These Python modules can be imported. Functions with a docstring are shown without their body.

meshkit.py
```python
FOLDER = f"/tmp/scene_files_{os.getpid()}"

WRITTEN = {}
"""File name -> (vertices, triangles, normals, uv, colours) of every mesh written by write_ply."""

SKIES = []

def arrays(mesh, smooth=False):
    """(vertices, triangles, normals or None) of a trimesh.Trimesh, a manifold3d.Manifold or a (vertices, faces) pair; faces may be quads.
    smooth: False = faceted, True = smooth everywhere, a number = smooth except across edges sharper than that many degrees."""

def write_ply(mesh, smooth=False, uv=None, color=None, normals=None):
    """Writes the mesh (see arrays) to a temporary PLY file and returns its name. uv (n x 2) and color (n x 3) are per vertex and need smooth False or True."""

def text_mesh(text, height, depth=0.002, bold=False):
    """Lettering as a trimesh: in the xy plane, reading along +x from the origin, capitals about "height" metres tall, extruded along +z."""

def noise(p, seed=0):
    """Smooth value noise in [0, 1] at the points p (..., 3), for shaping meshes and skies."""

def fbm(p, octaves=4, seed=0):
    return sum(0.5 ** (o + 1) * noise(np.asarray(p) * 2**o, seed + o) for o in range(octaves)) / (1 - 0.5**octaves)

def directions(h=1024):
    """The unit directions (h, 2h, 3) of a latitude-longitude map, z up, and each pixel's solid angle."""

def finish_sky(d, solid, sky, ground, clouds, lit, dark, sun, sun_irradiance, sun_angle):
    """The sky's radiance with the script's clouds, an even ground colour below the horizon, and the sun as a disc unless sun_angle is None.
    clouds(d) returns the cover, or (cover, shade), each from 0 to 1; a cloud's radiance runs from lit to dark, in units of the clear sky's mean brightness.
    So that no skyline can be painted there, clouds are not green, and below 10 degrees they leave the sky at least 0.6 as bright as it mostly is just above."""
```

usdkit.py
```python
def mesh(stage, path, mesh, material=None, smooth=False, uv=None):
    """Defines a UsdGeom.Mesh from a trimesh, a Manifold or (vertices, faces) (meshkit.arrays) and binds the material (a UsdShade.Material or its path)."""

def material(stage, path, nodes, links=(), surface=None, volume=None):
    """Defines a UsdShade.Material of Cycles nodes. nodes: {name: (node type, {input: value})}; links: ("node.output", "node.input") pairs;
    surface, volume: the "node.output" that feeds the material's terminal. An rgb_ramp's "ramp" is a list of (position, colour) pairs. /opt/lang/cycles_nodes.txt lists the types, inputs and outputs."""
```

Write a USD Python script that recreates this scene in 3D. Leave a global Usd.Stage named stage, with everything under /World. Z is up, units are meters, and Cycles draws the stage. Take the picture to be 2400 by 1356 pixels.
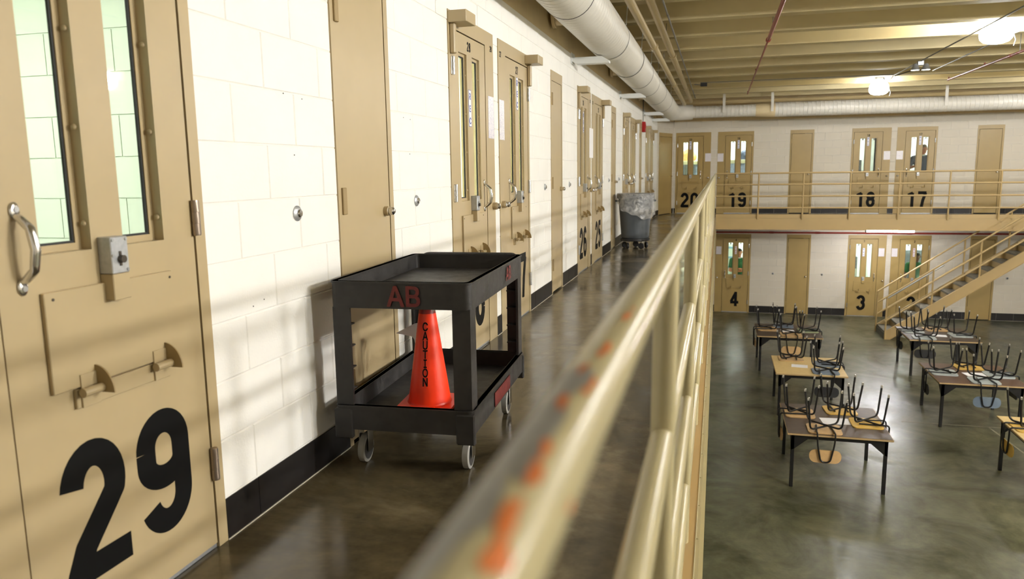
import math, random
import numpy as np, trimesh, manifold3d as m3
import shapely.geometry as sg
from shapely.ops import unary_union
from shapely import affinity
import usdkit, meshkit
from pxr import Usd, UsdGeom, UsdLux, UsdShade, Gf, Sdf, Vt

PI = math.pi
stage = Usd.Stage.CreateInMemory()
UsdGeom.SetStageUpAxis(stage, 'Z'); UsdGeom.SetStageMetersPerUnit(stage, 1.0)
UsdGeom.Xform.Define(stage, '/World')
# ---------------------------------------------------------------- camera, exposure
cam = UsdGeom.Camera.Define(stage, '/World/camera')
RT, UP, FW = (0.96544214, 0.26024208, -0.01398366), (-0.02672587, 0.15223479, 0.98798294), (-0.25924353, 0.95346664, -0.15392908)
M = Gf.Matrix4d(*RT, 0, *UP, 0, *[-v for v in FW], 0, 1.6267, 0.0, 1.2586, 1)
cam.AddTransformOp().Set(M)
cam.CreateHorizontalApertureAttr(36.0); cam.CreateVerticalApertureAttr(36.0 * 1356 / 2400)
cam.CreateFocalLengthAttr(36.0 * 1774.5 / 2400)
cam.CreateFStopAttr(3.5); cam.CreateFocusDistanceAttr(4.6)
cam.CreateClippingRangeAttr(Gf.Vec2f(0.02, 200))
cam.CreateExposureAttr(1.1)
# lamp strengths (the lamps themselves are built further down)
BAY = {'near': 45.0, 'mid': 45.0, 'far': 36.0, 'row2_near': 380.0, 'row2_mid': 140.0, 'row2_far': 50.0}
BAY_COLOUR = (1.0, 0.995, 0.975)
CELL_STRENGTH, TUBE_STRENGTH = 40.0, 80.0

# ---------------------------------------------------------------- helpers
_used = {}
def numbered(path):
    n = _used.get(path, -1) + 1
    _used[path] = n
    return path if n == 0 else f'{path}_{n:03d}'
def tag(prim, label=None, cat=None, group=None, kind=None):
    p = prim.GetPrim() if hasattr(prim, 'GetPrim') else prim
    for k, v in (('label', label), ('category', cat), ('group', group), ('kind', kind)):
        if v: p.SetCustomDataByKey(k, v)
    return prim
def thing(name, label, cat, loc=(0, 0, 0), rz=0.0, group=None, kind=None):
    x = UsdGeom.Xform.Define(stage, numbered('/World/' + name))
    x.AddTranslateOp().Set(Gf.Vec3d(*loc)); x.AddRotateZOp().Set(rz)
    return tag(x, label, cat, group, kind)
def part(parent, name, mesh, mat, smooth=False, label=None, kind=None):
    if isinstance(mesh, list): mesh = trimesh.util.concatenate(mesh)
    m = usdkit.mesh(stage, numbered(f'{parent.GetPath()}/{name}'), mesh, mat, smooth=smooth)
    return tag(m, label, None, None, kind)
def solo(name, mesh, mat, label, cat, smooth=False, group=None, kind=None):
    if isinstance(mesh, list): mesh = trimesh.util.concatenate(mesh)
    m = usdkit.mesh(stage, numbered('/World/' + name), mesh, mat, smooth=smooth)
    return tag(m, label, cat, group, kind)

def box(x0, x1, y0, y1, z0, z1):
    m = trimesh.creation.box((abs(x1 - x0), abs(y1 - y0), abs(z1 - z0)))
    m.apply_translation(((x0 + x1) / 2, (y0 + y1) / 2, (z0 + z1) / 2)); return m
def rbox(x0, x1, y0, y1, z0, z1, r=0.004):
    c, h = np.array([(x0+x1)/2, (y0+y1)/2, (z0+z1)/2]), np.array([abs(x1-x0), abs(y1-y0), abs(z1-z0)]) / 2
    r = min(r, *(h * 0.45)); pts = []
    for s in np.ndindex(2, 2, 2):
        s = np.array(s) * 2 - 1
        for k in range(3):
            q = h.copy() - r; q[k] = h[k]; pts.append(c + s * q)
    return trimesh.convex.convex_hull(np.array(pts))
def tr(m, t=(0, 0, 0), rz=0.0, rx=0.0, ry=0.0):
    m = m.copy()
    if rx: m.apply_transform(trimesh.transformations.rotation_matrix(rx, [1, 0, 0]))
    if ry: m.apply_transform(trimesh.transformations.rotation_matrix(ry, [0, 1, 0]))
    if rz: m.apply_transform(trimesh.transformations.rotation_matrix(rz, [0, 0, 1]))
    m.apply_translation(t); return m
def frames(p):
    t = np.gradient(p, axis=0); t /= np.linalg.norm(t, axis=1, keepdims=True) + 1e-12
    a = np.cross(t[0], [0, 0, 1.0])
    if np.linalg.norm(a) < 0.1: a = np.cross(t[0], [1.0, 0, 0])
    a /= np.linalg.norm(a); A = [a]
    for k in range(1, len(p)):
        a = A[-1] - t[k] * (A[-1] @ t[k]); a /= np.linalg.norm(a); A.append(a)
    A = np.array(A); return t, A, np.cross(t, A)
def tube(points, r, n=12, caps=True, bend=0.0, seg=5):
    p = [np.asarray(q, float) for q in points]
    if bend:
        out = [p[0]]
        for a, b, c in zip(p[:-2], p[1:-1], p[2:]):
            d1, d2 = a - b, c - b
            l = min(bend, np.linalg.norm(d1) * .45, np.linalg.norm(d2) * .45)
            s, e = b + d1 / np.linalg.norm(d1) * l, b + d2 / np.linalg.norm(d2) * l
            for u in np.linspace(0, 1, seg + 1): out.append((1-u)**2 * s + 2*u*(1-u) * b + u*u * e)
        out.append(p[-1]); p = out
    p = np.array(p); R = np.broadcast_to(np.asarray(r, float), (len(p),))
    t, A, B = frames(p); ang = np.arange(n) * 2 * PI / n
    v = (p[:, None] + R[:, None, None] * (np.cos(ang)[None, :, None] * A[:, None] + np.sin(ang)[None, :, None] * B[:, None])).reshape(-1, 3)
    f = []
    for i in range(len(p) - 1):
        for j in range(n):
            a, b = i*n + j, i*n + (j+1) % n
            f += [[a, b, b + n], [a, b + n, a + n]]
    if caps:
        v = np.vstack([v, p[0], p[-1]]); k = len(v)
        for j in range(n):
            f.append([k - 2, (j+1) % n, j]); f.append([k - 1, (len(p)-1)*n + j, (len(p)-1)*n + (j+1) % n])
    return trimesh.Trimesh(v, f, process=False)
def lathe(profile, n=24, axis='z'):
    pr = np.array(profile, float); ang = np.arange(n) * 2 * PI / n
    v = np.stack([pr[:, None, 0] * np.cos(ang), pr[:, None, 0] * np.sin(ang), np.broadcast_to(pr[:, None, 1], (len(pr), n))], -1).reshape(-1, 3)
    f = []
    for i in range(len(pr) - 1):
        for j in range(n):
            a, b = i*n + j, i*n + (j+1) % n
            f += [[a, b, b + n], [a, b + n, a + n]]
    m = trimesh.Trimesh(v, f, process=False)
    if axis == 'x': m.apply_transform(np.array([[0,0,1,0],[1,0,0,0],[0,1,0,0],[0,0,0,1.]]))
    if axis == 'y': m.apply_transform(np.array([[0,1,0,0],[0,0,1,0],[1,0,0,0],[0,0,0,1.]]))
    return m
def cyl(p0, p1, r, n=16): return tube([p0, p1], r, n)
def extr(poly, d):
    gs = getattr(poly, 'geoms', [poly])
    return trimesh.util.concatenate([trimesh.creation.extrude_polygon(g, d, engine='earcut') for g in gs if g.area > 1e-8])
def wallplate(poly, d0, d1):
    """a polygon in (u, z) on a wall seen from outside: x = u, -y = outward; from depth d0 to d1"""
    m = extr(poly, d1 - d0)                       # x=u, y=z, z=depth
    v = m.vertices.copy(); m.vertices = np.c_[v[:, 0], -(v[:, 2] + d0), v[:, 1]]
    return m
def flip(m, W):
    m = m.copy(); m.vertices[:, 0] = W - m.vertices[:, 0]; m.invert(); return m
def sbox(u0, u1, z0, z1): return sg.box(u0, z0, u1, z1)

# ---------------------------------------------------------------- materials
def lin(r, g, b):
    f = lambda c: c / 12.92 if c <= 0.04045 else ((c + 0.055) / 1.055) ** 2.4
    return (f(r / 255), f(g / 255), f(b / 255))
LK = '/World/Looks/'
UsdGeom.Scope.Define(stage, '/World/Looks')
def mat(name, col, rough=0.5, metal=0.0, var=0.0, vscale=6.0, bump=0.0, bscale=60.0, spec=0.5, rvar=0.0, coat=0.0):
    col = np.array(col); nodes = {'p': ('principled_bsdf', {'base_color': tuple(col), 'roughness': rough, 'metallic': metal, 'specular_ior_level': spec, 'coat_weight': coat})}
    nodes['g'] = ('geometry', {}); links = []
    if var or rvar:
        nodes['n'] = ('noise_texture', {'scale': vscale, 'detail': 4.0, 'roughness': 0.6}); links.append(('g.position', 'n.vector'))
    if var:
        nodes['r'] = ('rgb_ramp', {'ramp': [(0.3, tuple(np.clip(col * (1 - var), 0, 1))), (0.7, tuple(np.clip(col * (1 + var), 0, 1)))]})
        links += [('n.fac', 'r.fac'), ('r.color', 'p.base_color')]
    if rvar:
        nodes['m'] = ('map_range', {'from_min': 0.3, 'from_max': 0.7, 'to_min': rough - rvar, 'to_max': rough + rvar}); links += [('n.fac', 'm.value'), ('m.result', 'p.roughness')]
    if bump:
        nodes['bn'] = ('noise_texture', {'scale': bscale, 'detail': 3.0}); nodes['b'] = ('bump', {'strength': bump, 'distance': 0.004})
        links += [('g.position', 'bn.vector'), ('bn.fac', 'b.height'), ('b.normal', 'p.normal')]
    if not (var or rvar or bump): nodes.pop('g')
    return usdkit.material(stage, LK + name, nodes, links, surface='p.BSDF')
def emit(name, col, s):
    return usdkit.material(stage, LK + name, {'e': ('emission', {'color': col, 'strength': s})}, [], surface='e.emission')

white_wall = mat('white_block_paint', lin(236, 234, 228), 0.55, bump=0.25, bscale=90, var=0.02, vscale=3)
white_wall_back = mat('cream_block_paint', lin(208, 200, 184), 0.5, bump=0.2, bscale=90, var=0.02, vscale=2)
mortar_m = mat('painted_mortar', lin(230, 227, 220), 0.6)
tan_wall = mat('tan_wall_paint', lin(226, 206, 164), 0.6, var=0.05, vscale=3)
beige = mat('beige_steel_paint', lin(175, 157, 121), 0.38, var=0.025, vscale=5, bump=0.03, bscale=40)
beige_back = mat('tan_steel_paint', lin(164, 139, 84), 0.4, var=0.04, vscale=4)
beige_dark = mat('beige_edge_paint', lin(150, 128, 86), 0.45)
rail_paint = mat('cream_rail_paint', lin(172, 161, 124), 0.22, var=0.03, vscale=12)
fascia_paint = mat('tan_beam_paint', lin(178, 153, 105), 0.42, var=0.03, vscale=3)
black_base = mat('black_base_paint', lin(26, 23, 22), 0.4, var=0.15, vscale=20, spec=0.3)
caulk_m = mat('pale_caulk', lin(190, 182, 165), 0.7)
number_paint = mat('black_number_paint', lin(8, 8, 8), 0.55, spec=0.15)
chrome = mat('polished_chrome', (0.72, 0.72, 0.74), 0.18, 1.0)
steel = mat('brushed_steel', (0.55, 0.56, 0.57), 0.32, 1.0, var=0.1, vscale=80)
galv = mat('galvanised_steel', lin(176, 178, 180), 0.42, 0.6, var=0.1, vscale=60)
brown_steel = mat('bronze_steel', (0.33, 0.27, 0.22), 0.35, 0.8)
dark_metal = mat('dark_lock_core', (0.10, 0.085, 0.07), 0.35, 0.7)
gap_black = mat('black_gasket', (0.012, 0.012, 0.012), 0.6)
duct_white = mat('white_duct_paint', lin(222, 218, 208), 0.4, var=0.03, vscale=2)
ceiling_m = mat('tan_concrete_paint', lin(200, 183, 138), 0.7, var=0.06, vscale=2)
beam_m = mat('tan_tee_paint', lin(206, 191, 148), 0.65, var=0.05, vscale=2)
pipe_beige = mat('beige_pipe_paint', lin(188, 168, 124), 0.4)
pipe_red = mat('red_pipe_paint', lin(142, 52, 40), 0.4, var=0.12, vscale=10)
conduit_m = mat('grey_conduit', lin(120, 118, 112), 0.45, 0.4)
black_strap = mat('black_strap', (0.03, 0.03, 0.03), 0.6)
alarm_red = mat('red_alarm_plastic', lin(170, 24, 22), 0.35)
bracket_white = mat('white_bracket_paint', lin(226, 228, 226), 0.4)
cart_m = mat('charcoal_plastic', lin(50, 48, 47), 0.48, var=0.25, vscale=14, rvar=0.1, bump=0.12, bscale=180, spec=0.35)
cart_red = mat('faded_red_spray', lin(104, 30, 26), 0.6, var=0.3, vscale=40)
cone_m = mat('orange_cone_plastic', lin(255, 58, 14), 0.38, var=0.05, vscale=20)
cone_rim = mat('dark_red_cone_top', lin(150, 28, 22), 0.4, var=0.2, vscale=60)
black_plastic = mat('black_plastic', (0.02, 0.02, 0.022), 0.4)
wheel_grey = mat('grey_rubber', lin(150, 148, 142), 0.5)
wheel_dark = mat('dark_rubber', lin(52, 50, 48), 0.5)
can_m = mat('grey_bin_plastic', lin(80, 85, 90), 0.45, var=0.08, vscale=8, bump=0.06, bscale=120)
black_steel = mat('black_tube_steel', (0.010, 0.0095, 0.0095), 0.35, spec=0.35)
paper_m = mat('white_paper', lin(236, 234, 236), 0.7)
tread_m = mat('grey_tread', lin(92, 88, 76), 0.6, var=0.15, vscale=20)
rust_m = mat('orange_primer', lin(184, 98, 34), 0.6, var=0.15, vscale=90)
skin_a = mat('skin_tan', lin(196, 130, 100), 0.5)
skin_b = mat('skin_brown', lin(96, 60, 46), 0.5)
hair_m = mat('black_hair', (0.012, 0.011, 0.012), 0.6)
hair_grey = mat('grey_brown_hair', lin(120, 104, 88), 0.6)
green_cloth = mat('green_cloth', lin(38, 104, 62), 0.8, var=0.15, vscale=20)
blue_cloth = mat('navy_cloth', lin(66, 76, 98), 0.8, var=0.1, vscale=20)
white_cloth = mat('white_cloth', lin(214, 214, 208), 0.8)
grey_cloth = mat('grey_blanket', lin(134, 142, 150), 0.85, var=0.15, vscale=18)
bluewhite_cloth = mat('pale_blue_sheet', lin(172, 186, 220), 0.85, var=0.2, vscale=14)
orange_cloth = mat('orange_bundle', lin(212, 156, 92), 0.85, var=0.2, vscale=12)
cell_white = mat('cell_wall_paint', lin(226, 234, 222), 0.6)
cell_floor = mat('cell_floor', lin(120, 116, 104), 0.5)

def floor_mat(name, dark, light, tint, rough):
    n = {'g': ('geometry', {}), 'a': ('noise_texture', {'scale': 1.1, 'detail': 6.0, 'roughness': 0.62, 'distortion': 0.6}),
         'b': ('noise_texture', {'scale': 7.0, 'detail': 5.0, 'roughness': 0.7}), 'c': ('noise_texture', {'scale': 60.0, 'detail': 3.0}),
         'ra': ('rgb_ramp', {'ramp': [(0.30, dark), (0.55, tint), (0.74, light)]}),
         'rb': ('rgb_ramp', {'ramp': [(0.3, (0.62, 0.62, 0.62)), (0.7, (1.15, 1.13, 1.08))]}),
         'mx': ('mix_color', {'blend_type': 'multiply', 'fac': 0.9, 'use_clamp_result': False}),
         'mr': ('map_range', {'from_min': 0.3, 'from_max': 0.7, 'to_min': rough - 0.07, 'to_max': rough + 0.11}),
         'bp': ('bump', {'strength': 0.12, 'distance': 0.002}),
         'p': ('principled_bsdf', {'specular_ior_level': 0.55})}
    l = [('g.position', 'a.vector'), ('g.position', 'b.vector'), ('g.position', 'c.vector'), ('a.fac', 'ra.fac'), ('b.fac', 'rb.fac'), ('ra.color', 'mx.a'), ('rb.color', 'mx.b'),
         ('mx.result', 'p.base_color'), ('a.fac', 'mr.value'), ('mr.result', 'p.roughness'), ('b.fac', 'bp.height'), ('bp.normal', 'p.normal')]
    return usdkit.material(stage, LK + name, n, l, surface='p.BSDF')
floor_up_m = floor_mat('polished_brown_concrete', lin(54, 47, 34), lin(136, 124, 98), lin(94, 84, 62), 0.17)
floor_low_m = floor_mat('polished_green_concrete', lin(58, 60, 43), lin(114, 113, 88), lin(86, 87, 65), 0.29)
joint_m = mat('pale_joint', lin(128, 124, 104), 0.6, var=0.2, vscale=8)

def glass(name, col):
    n = {'f': ('layer_weight', {'blend': 0.5}), 'w': ('math', {'math_type': 'power', 'value2': 5.0}), 'k': ('math', {'math_type': 'multiply_add', 'value2': 0.9, 'value3': 0.035}),
         't': ('transparent_bsdf', {'color': col}), 'g': ('glossy_bsdf', {'color': (1, 1, 1), 'roughness': 0.02}), 'm': ('mix_closure', {})}
    return usdkit.material(stage, LK + name, n, [('f.facing', 'w.value1'), ('w.value', 'k.value1'), ('k.value', 'm.fac'), ('t.BSDF', 'm.closure1'), ('g.BSDF', 'm.closure2')], surface='m.closure')
pane_m = glass('green_tinted_glass', (0.955, 0.985, 0.945))
pane_clear = glass('clear_glass', (0.93, 0.97, 0.95))
def liner_material():
    n = {'g': ('geometry', {}), 'w': ('noise_texture', {'scale': 9.0, 'detail': 3.0, 'distortion': 2.0}), 'r': ('map_range', {'from_min': 0.35, 'from_max': 0.7, 'to_min': 0.22, 'to_max': 0.62}),
         't': ('transparent_bsdf', {'color': (0.95, 0.95, 0.95)}), 'p': ('principled_bsdf', {'base_color': (0.72, 0.72, 0.72), 'roughness': 0.18, 'specular_ior_level': 0.8}),
         'b': ('bump', {'strength': 0.6, 'distance': 0.02}), 'm': ('mix_closure', {})}
    l = [('g.position', 'w.vector'), ('w.fac', 'r.value'), ('r.result', 'm.fac'), ('t.BSDF', 'm.closure1'), ('p.BSDF', 'm.closure2'), ('w.fac', 'b.height'), ('b.normal', 'p.normal')]
    return usdkit.material(stage, LK + 'clear_bin_liner', n, l, surface='m.closure')
liner_m = liner_material()
def wood(name, a, b, rough=0.42, axis='x', scale=9.0):
    n = {'g': ('texture_coordinate', {}), 'mp': ('mapping', {'scale': (2.0, 14.0, 2.0) if axis == 'x' else (14.0, 2.0, 2.0)}), 'n': ('noise_texture', {'scale': scale, 'detail': 5.0, 'distortion': 0.8}),
         'r': ('rgb_ramp', {'ramp': [(0.3, a), (0.7, b)]}), 'p': ('principled_bsdf', {'roughness': rough})}
    return usdkit.material(stage, LK + name, n, [('g.object', 'mp.vector'), ('mp.vector', 'n.vector'), ('n.fac', 'r.fac'), ('r.color', 'p.base_color')], surface='p.BSDF')
walnut = wood('walnut_laminate', lin(48, 36, 27), lin(84, 65, 48))
maple = wood('maple_laminate', lin(190, 160, 100), lin(218, 192, 132))
walnut_red = wood('red_walnut_laminate', lin(58, 38, 25), lin(94, 62, 40))
edge_tan = mat('tan_edge_band', lin(168, 142, 100), 0.5)
seat_cols = {'tan': mat('tan_plywood', lin(192, 158, 110), 0.45, var=0.08, vscale=14), 'yellow': mat('yellow_plywood', lin(206, 168, 80), 0.45, var=0.08, vscale=14),
             'blue': mat('blue_grey_plastic', lin(104, 118, 134), 0.45, var=0.06, vscale=14), 'grey': mat('pale_grey_plastic', lin(168, 176, 176), 0.45, var=0.06, vscale=14),
             'black': mat('black_chair_plastic', (0.018, 0.018, 0.02), 0.45), 'green': mat('green_grey_plastic', lin(142, 152, 118), 0.45, var=0.06, vscale=14)}
def scribble(name, ink):
    n = {'g': ('geometry', {}), 'n': ('noise_texture', {'scale': 26.0, 'detail': 2.0, 'distortion': 3.0}), 'r': ('rgb_ramp', {'ramp': [(0.46, lin(226, 222, 226)), (0.5, ink), (0.54, lin(226, 222, 226))]}), 'p': ('principled_bsdf', {'roughness': 0.3})}
    return usdkit.material(stage, LK + name, n, [('g.position', 'n.vector'), ('n.fac', 'r.fac'), ('r.color', 'p.base_color')], surface='p.BSDF')
notice_m = scribble('scribbled_notice', lin(150, 150, 190))
notice_far = scribble('faded_notice', lin(198, 186, 190))
sign_white = mat('white_sign', lin(232, 232, 238), 0.4)
ink_blue = mat('blue_ink', lin(58, 76, 160), 0.5)
ink_red = mat('red_ink', lin(176, 52, 60), 0.5)
worn_grey = mat('worn_grey_metal', lin(128, 126, 120), 0.4, 0.2, var=0.15, vscale=60)
# ---------------------------------------------------------------- lettering
def arc(cx, cy, rx, ry, a0, a1, n=18):
    return [(cx + rx * math.cos(math.radians(a)), cy + ry * math.sin(math.radians(a))) for a in np.linspace(a0, a1, n)]
def digit_shape(ch, s=0.19):
    h = s / 2; x0, x1, y0, y1 = h, 0.56 - h, h, 1 - h; w = (x1 - x0) / 2; cx = 0.28; P = []
    if ch == '0': P = [arc(cx, y1 - .22, w, .22, 180, 0) + arc(cx, y0 + .22, w, .22, 0, -180) + [(x0, y1 - .22)]]
    if ch == '1': P = [[(.36, 0), (.36, 1 - h)], [(.39, .90), (.10, .76)]]
    if ch == '2': P = [arc(cx, y1 - .24, w, .24, 172, -20) + [(.40, .52), (.17, .26), (x0, .10), (x0 + .02, y0), (.56, y0)]]
    if ch == '3': P = [arc(cx - .02, y1 - .21, w, .21, 165, -85), arc(cx - .02, y0 + .235, w + .01, .235, 88, -165)]
    if ch == '4': P = [[(.36, 1.0), (.36, 0)], [(.36, .93), (.04, .30)], [(0, .28), (.56, .28)]]
    if ch == '5': P = [[(.50, y1), (.13, y1), (.11, .54)], [(.11, .54)] + arc(cx - .01, y0 + .245, w, .25, 125, -160)]
    if ch in '69': P = [arc(cx, y0 + .20, w, .20, 0, -180) + [(x0, y1 - .22)] + arc(cx, y1 - .22, w, .22, 180, 20), [(x0, y0 + .2)] + arc(cx, .40, w, .14, 180, 0) + [(x1, y0 + .2)]]
    if ch == '7': P = [[(.02, y1), (.52, y1)], [(.47, y1), (.33, .45), (.26, 0)]]
    if ch == '8': P = [arc(cx, y1 - .20, w - .02, .20, 0, 360), arc(cx, y0 + .235, w, .235, 0, 360)]
    g = unary_union([sg.LineString(q).buffer(h, cap_style=2, join_style=1) for q in P]).intersection(sg.box(-.02, 0, .6, 1))
    if ch == '9': g = affinity.rotate(g, 180, origin=(.28, .5))
    return g
def number_poly(text, cx, z0, height, width=None):
    wd = width or height * 0.585; gap = wd * 0.21; tot = wd * len(text) + gap * (len(text) - 1); out = []
    for k, ch in enumerate(text):
        g = affinity.scale(digit_shape(ch), wd / .56, height, origin=(0, 0))
        out.append(affinity.translate(g, cx - tot / 2 + k * (wd + gap), z0))
    return unary_union(out)
def text_on(text, height, cx, z0, d, stretch=1.0, bold=True):
    m = meshkit.text_mesh(text, height, 0.001, bold); v = m.vertices.copy(); v[:, 0] *= stretch
    mid = (v[:, 0].min() + v[:, 0].max()) / 2
    return trimesh.Trimesh(np.c_[v[:, 0] - mid + cx, -(v[:, 2] + d), v[:, 1] + z0], m.faces, process=False)

# ---------------------------------------------------------------- the block walls
D = 22.386; ZL = -2.83; ZROW = 1.1669; BH, BL = 0.2032, 0.4064
def block_mesh(u0, u1, z0, z1, c=0.0035, back=0.03):
    v = []
    for (i, d) in ((0, -back), (0, -c), (c, 0.0)):
        v += [(u0 + i, -d, z0 + i), (u1 - i, -d, z0 + i), (u1 - i, -d, z1 - i), (u0 + i, -d, z1 - i)]
    f = []
    for k in (0, 4):
        for j in range(4):
            a, b = k + j, k + (j + 1) % 4; f += [[a, b, b + 4], [a, b + 4, a + 4]]
    f += [[8, 9, 10], [8, 10, 11]]
    return trimesh.Trimesh(np.array(v), np.array(f), process=False)
def block_wall(root, u0, u1, z0, z1, openings, zrow, uph, material, eye, limit=300, thick=0.19, near=None):
    rng = random.Random(5)
    solid = sg.box(u0, z0, u1, z1)
    if openings: solid = solid.difference(unary_union(openings))
    part(root, 'backing', wallplate(solid, -thick, -0.0035), mortar_m)
    todo, g = [], 0.0016
    k0 = math.floor((z0 - zrow) / BH)
    for k in range(k0, k0 + 80):
        a, b = zrow + k * BH, zrow + (k + 1) * BH
        if a >= z1 - .01: break
        if b <= z0 + .01: continue
        off = uph + (0.2032 if k % 2 == 0 else 0.0)
        j0 = math.floor((u0 - off) / BL)
        for j in range(j0, j0 + 200):
            ua, ub = off + j * BL, off + (j + 1) * BL
            if ua >= u1: break
            q = sg.box(max(ua + g, u0), max(a + g, z0), min(ub - g, u1), min(b - g, z1)) if ub > u0 + .02 and min(ub, u1) - max(ua, u0) > .02 else None
            if q is None: continue
            for o in openings: q = q.difference(o)
            for w in getattr(q, 'geoms', [q]):
                if w.area < 4e-4: continue
                x = w.bounds
                m = block_mesh(x[0], x[2], x[1], x[3]) if abs(w.area - (x[2]-x[0])*(x[3]-x[1])) < 1e-6 else wallplate(w, -.03, 0)
                m.apply_translation((0, -rng.uniform(-.0006, .0008), 0))
                c = w.centroid
                todo.append((math.hypot(c.x - eye[0], c.y - eye[1]) + (1000 if near and not near(c.x, c.y) else 0), m))
    todo.sort(key=lambda t: t[0])
    for _, m in todo[:limit]: part(root, 'block', m, material)
    if len(todo) > limit: part(root, 'far_block_courses', [m for _, m in todo[limit:]], material, kind='stuff')

TOPL, TOPB = 2.245, 2.27
WD = 0.965
# (number, low edge along the wall, hinge side as seen)
LEFT = [('29', 1.169, 'R'), ('28', 4.555, 'L'), ('27', 5.655, 'R'), ('26', 9.02, 'L'), ('25', 10.09, 'R'), ('24', 13.47, 'L'), ('23', 14.61, 'R'), ('22', 17.75, 'L'), ('21', 18.87, 'R')]
LEFT_CHASE = [(3.058, .592), (7.54, .56), (11.99, .52), (16.36, .48)]
BACK_UP = [('20', .437, 'L'), ('19', 1.586, 'R'), ('18', 5.064, 'L'), ('17', 6.17, 'R')]
BACK_LOW = [('4', 1.602, 'R'), ('3', 5.109, 'L'), ('2', 6.2, 'R')]
BACK_CHASE = [(3.50, .61), (8.064, .61)]
LOW_CHASE = [(3.523, .63), (8.093, .62)]
op = lambda u, w, z, t: sg.box(u, z, u + w, z + t)
wl = thing('wall_left', 'white painted block wall of the upper walkway with cell doors', 'wall', rz=90, kind='structure')
block_wall(wl, -2.5, 21.2, 0.0, 2.55, [op(u, WD, -.01, TOPL + .01) for _, u, _ in LEFT] + [op(u, w, -.01, TOPL + .01) for u, w in LEFT_CHASE], ZROW, 2.332, white_wall, (1.5, 1.2), near=lambda u, z: u > 1.0)
for hu, hz in ((2.665, 1.568), (2.80, 1.558), (2.72, 1.335), (2.38, .786), (2.45, .80), (3.83, 1.55), (3.92, 1.545), (3.90, 1.36)): part(wl, 'anchor_hole', wallplate(sg.Point(hu, hz).buffer(.0026), 0, .0012), gap_black)
part(wl, 'upper_band', box(-2.5, 21.2, .02, .2, 2.55, 3.49), tan_wall, label='tan painted band above the white blocks')
wb = thing('wall_back', 'cream painted block wall at the far end of the upper walkway', 'wall', (0, D, 0), kind='structure')
block_wall(wb, .38, 15.0, 0.0, 2.58, [op(u, WD, -.01, TOPB + .01) for _, u, _ in BACK_UP] + [op(u, w, -.01, TOPB + .01) for u, w in BACK_CHASE], ZROW, .12, white_wall_back, (5, 1.2), near=lambda u, z: u < 9.3)
part(wb, 'upper_band', box(.38, 15, .01, .2, 2.58, 3.49), tan_wall, label='tan painted band above the blocks')
part(wb, 'ledge', box(.38, 15, -.025, .01, 2.575, 2.605), tan_wall, label='thin tan ledge along the top of the blocks')
wlow = thing('wall_back_lower', 'cream painted block wall of the ground floor under the walkway', 'wall', (0, D, 0), kind='structure')
block_wall(wlow, 0.0, 15.0, ZL, -0.16, [op(u, WD, ZL - .01, TOPL + .01) for _, u, _ in BACK_LOW] + [op(u, w, ZL - .01, TOPL + .01) for u, w in LOW_CHASE], ZROW, .02, white_wall_back, (5.5, -1.5), near=lambda u, z: u > 1.5 and u < 9.9 and z < -.5)
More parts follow.
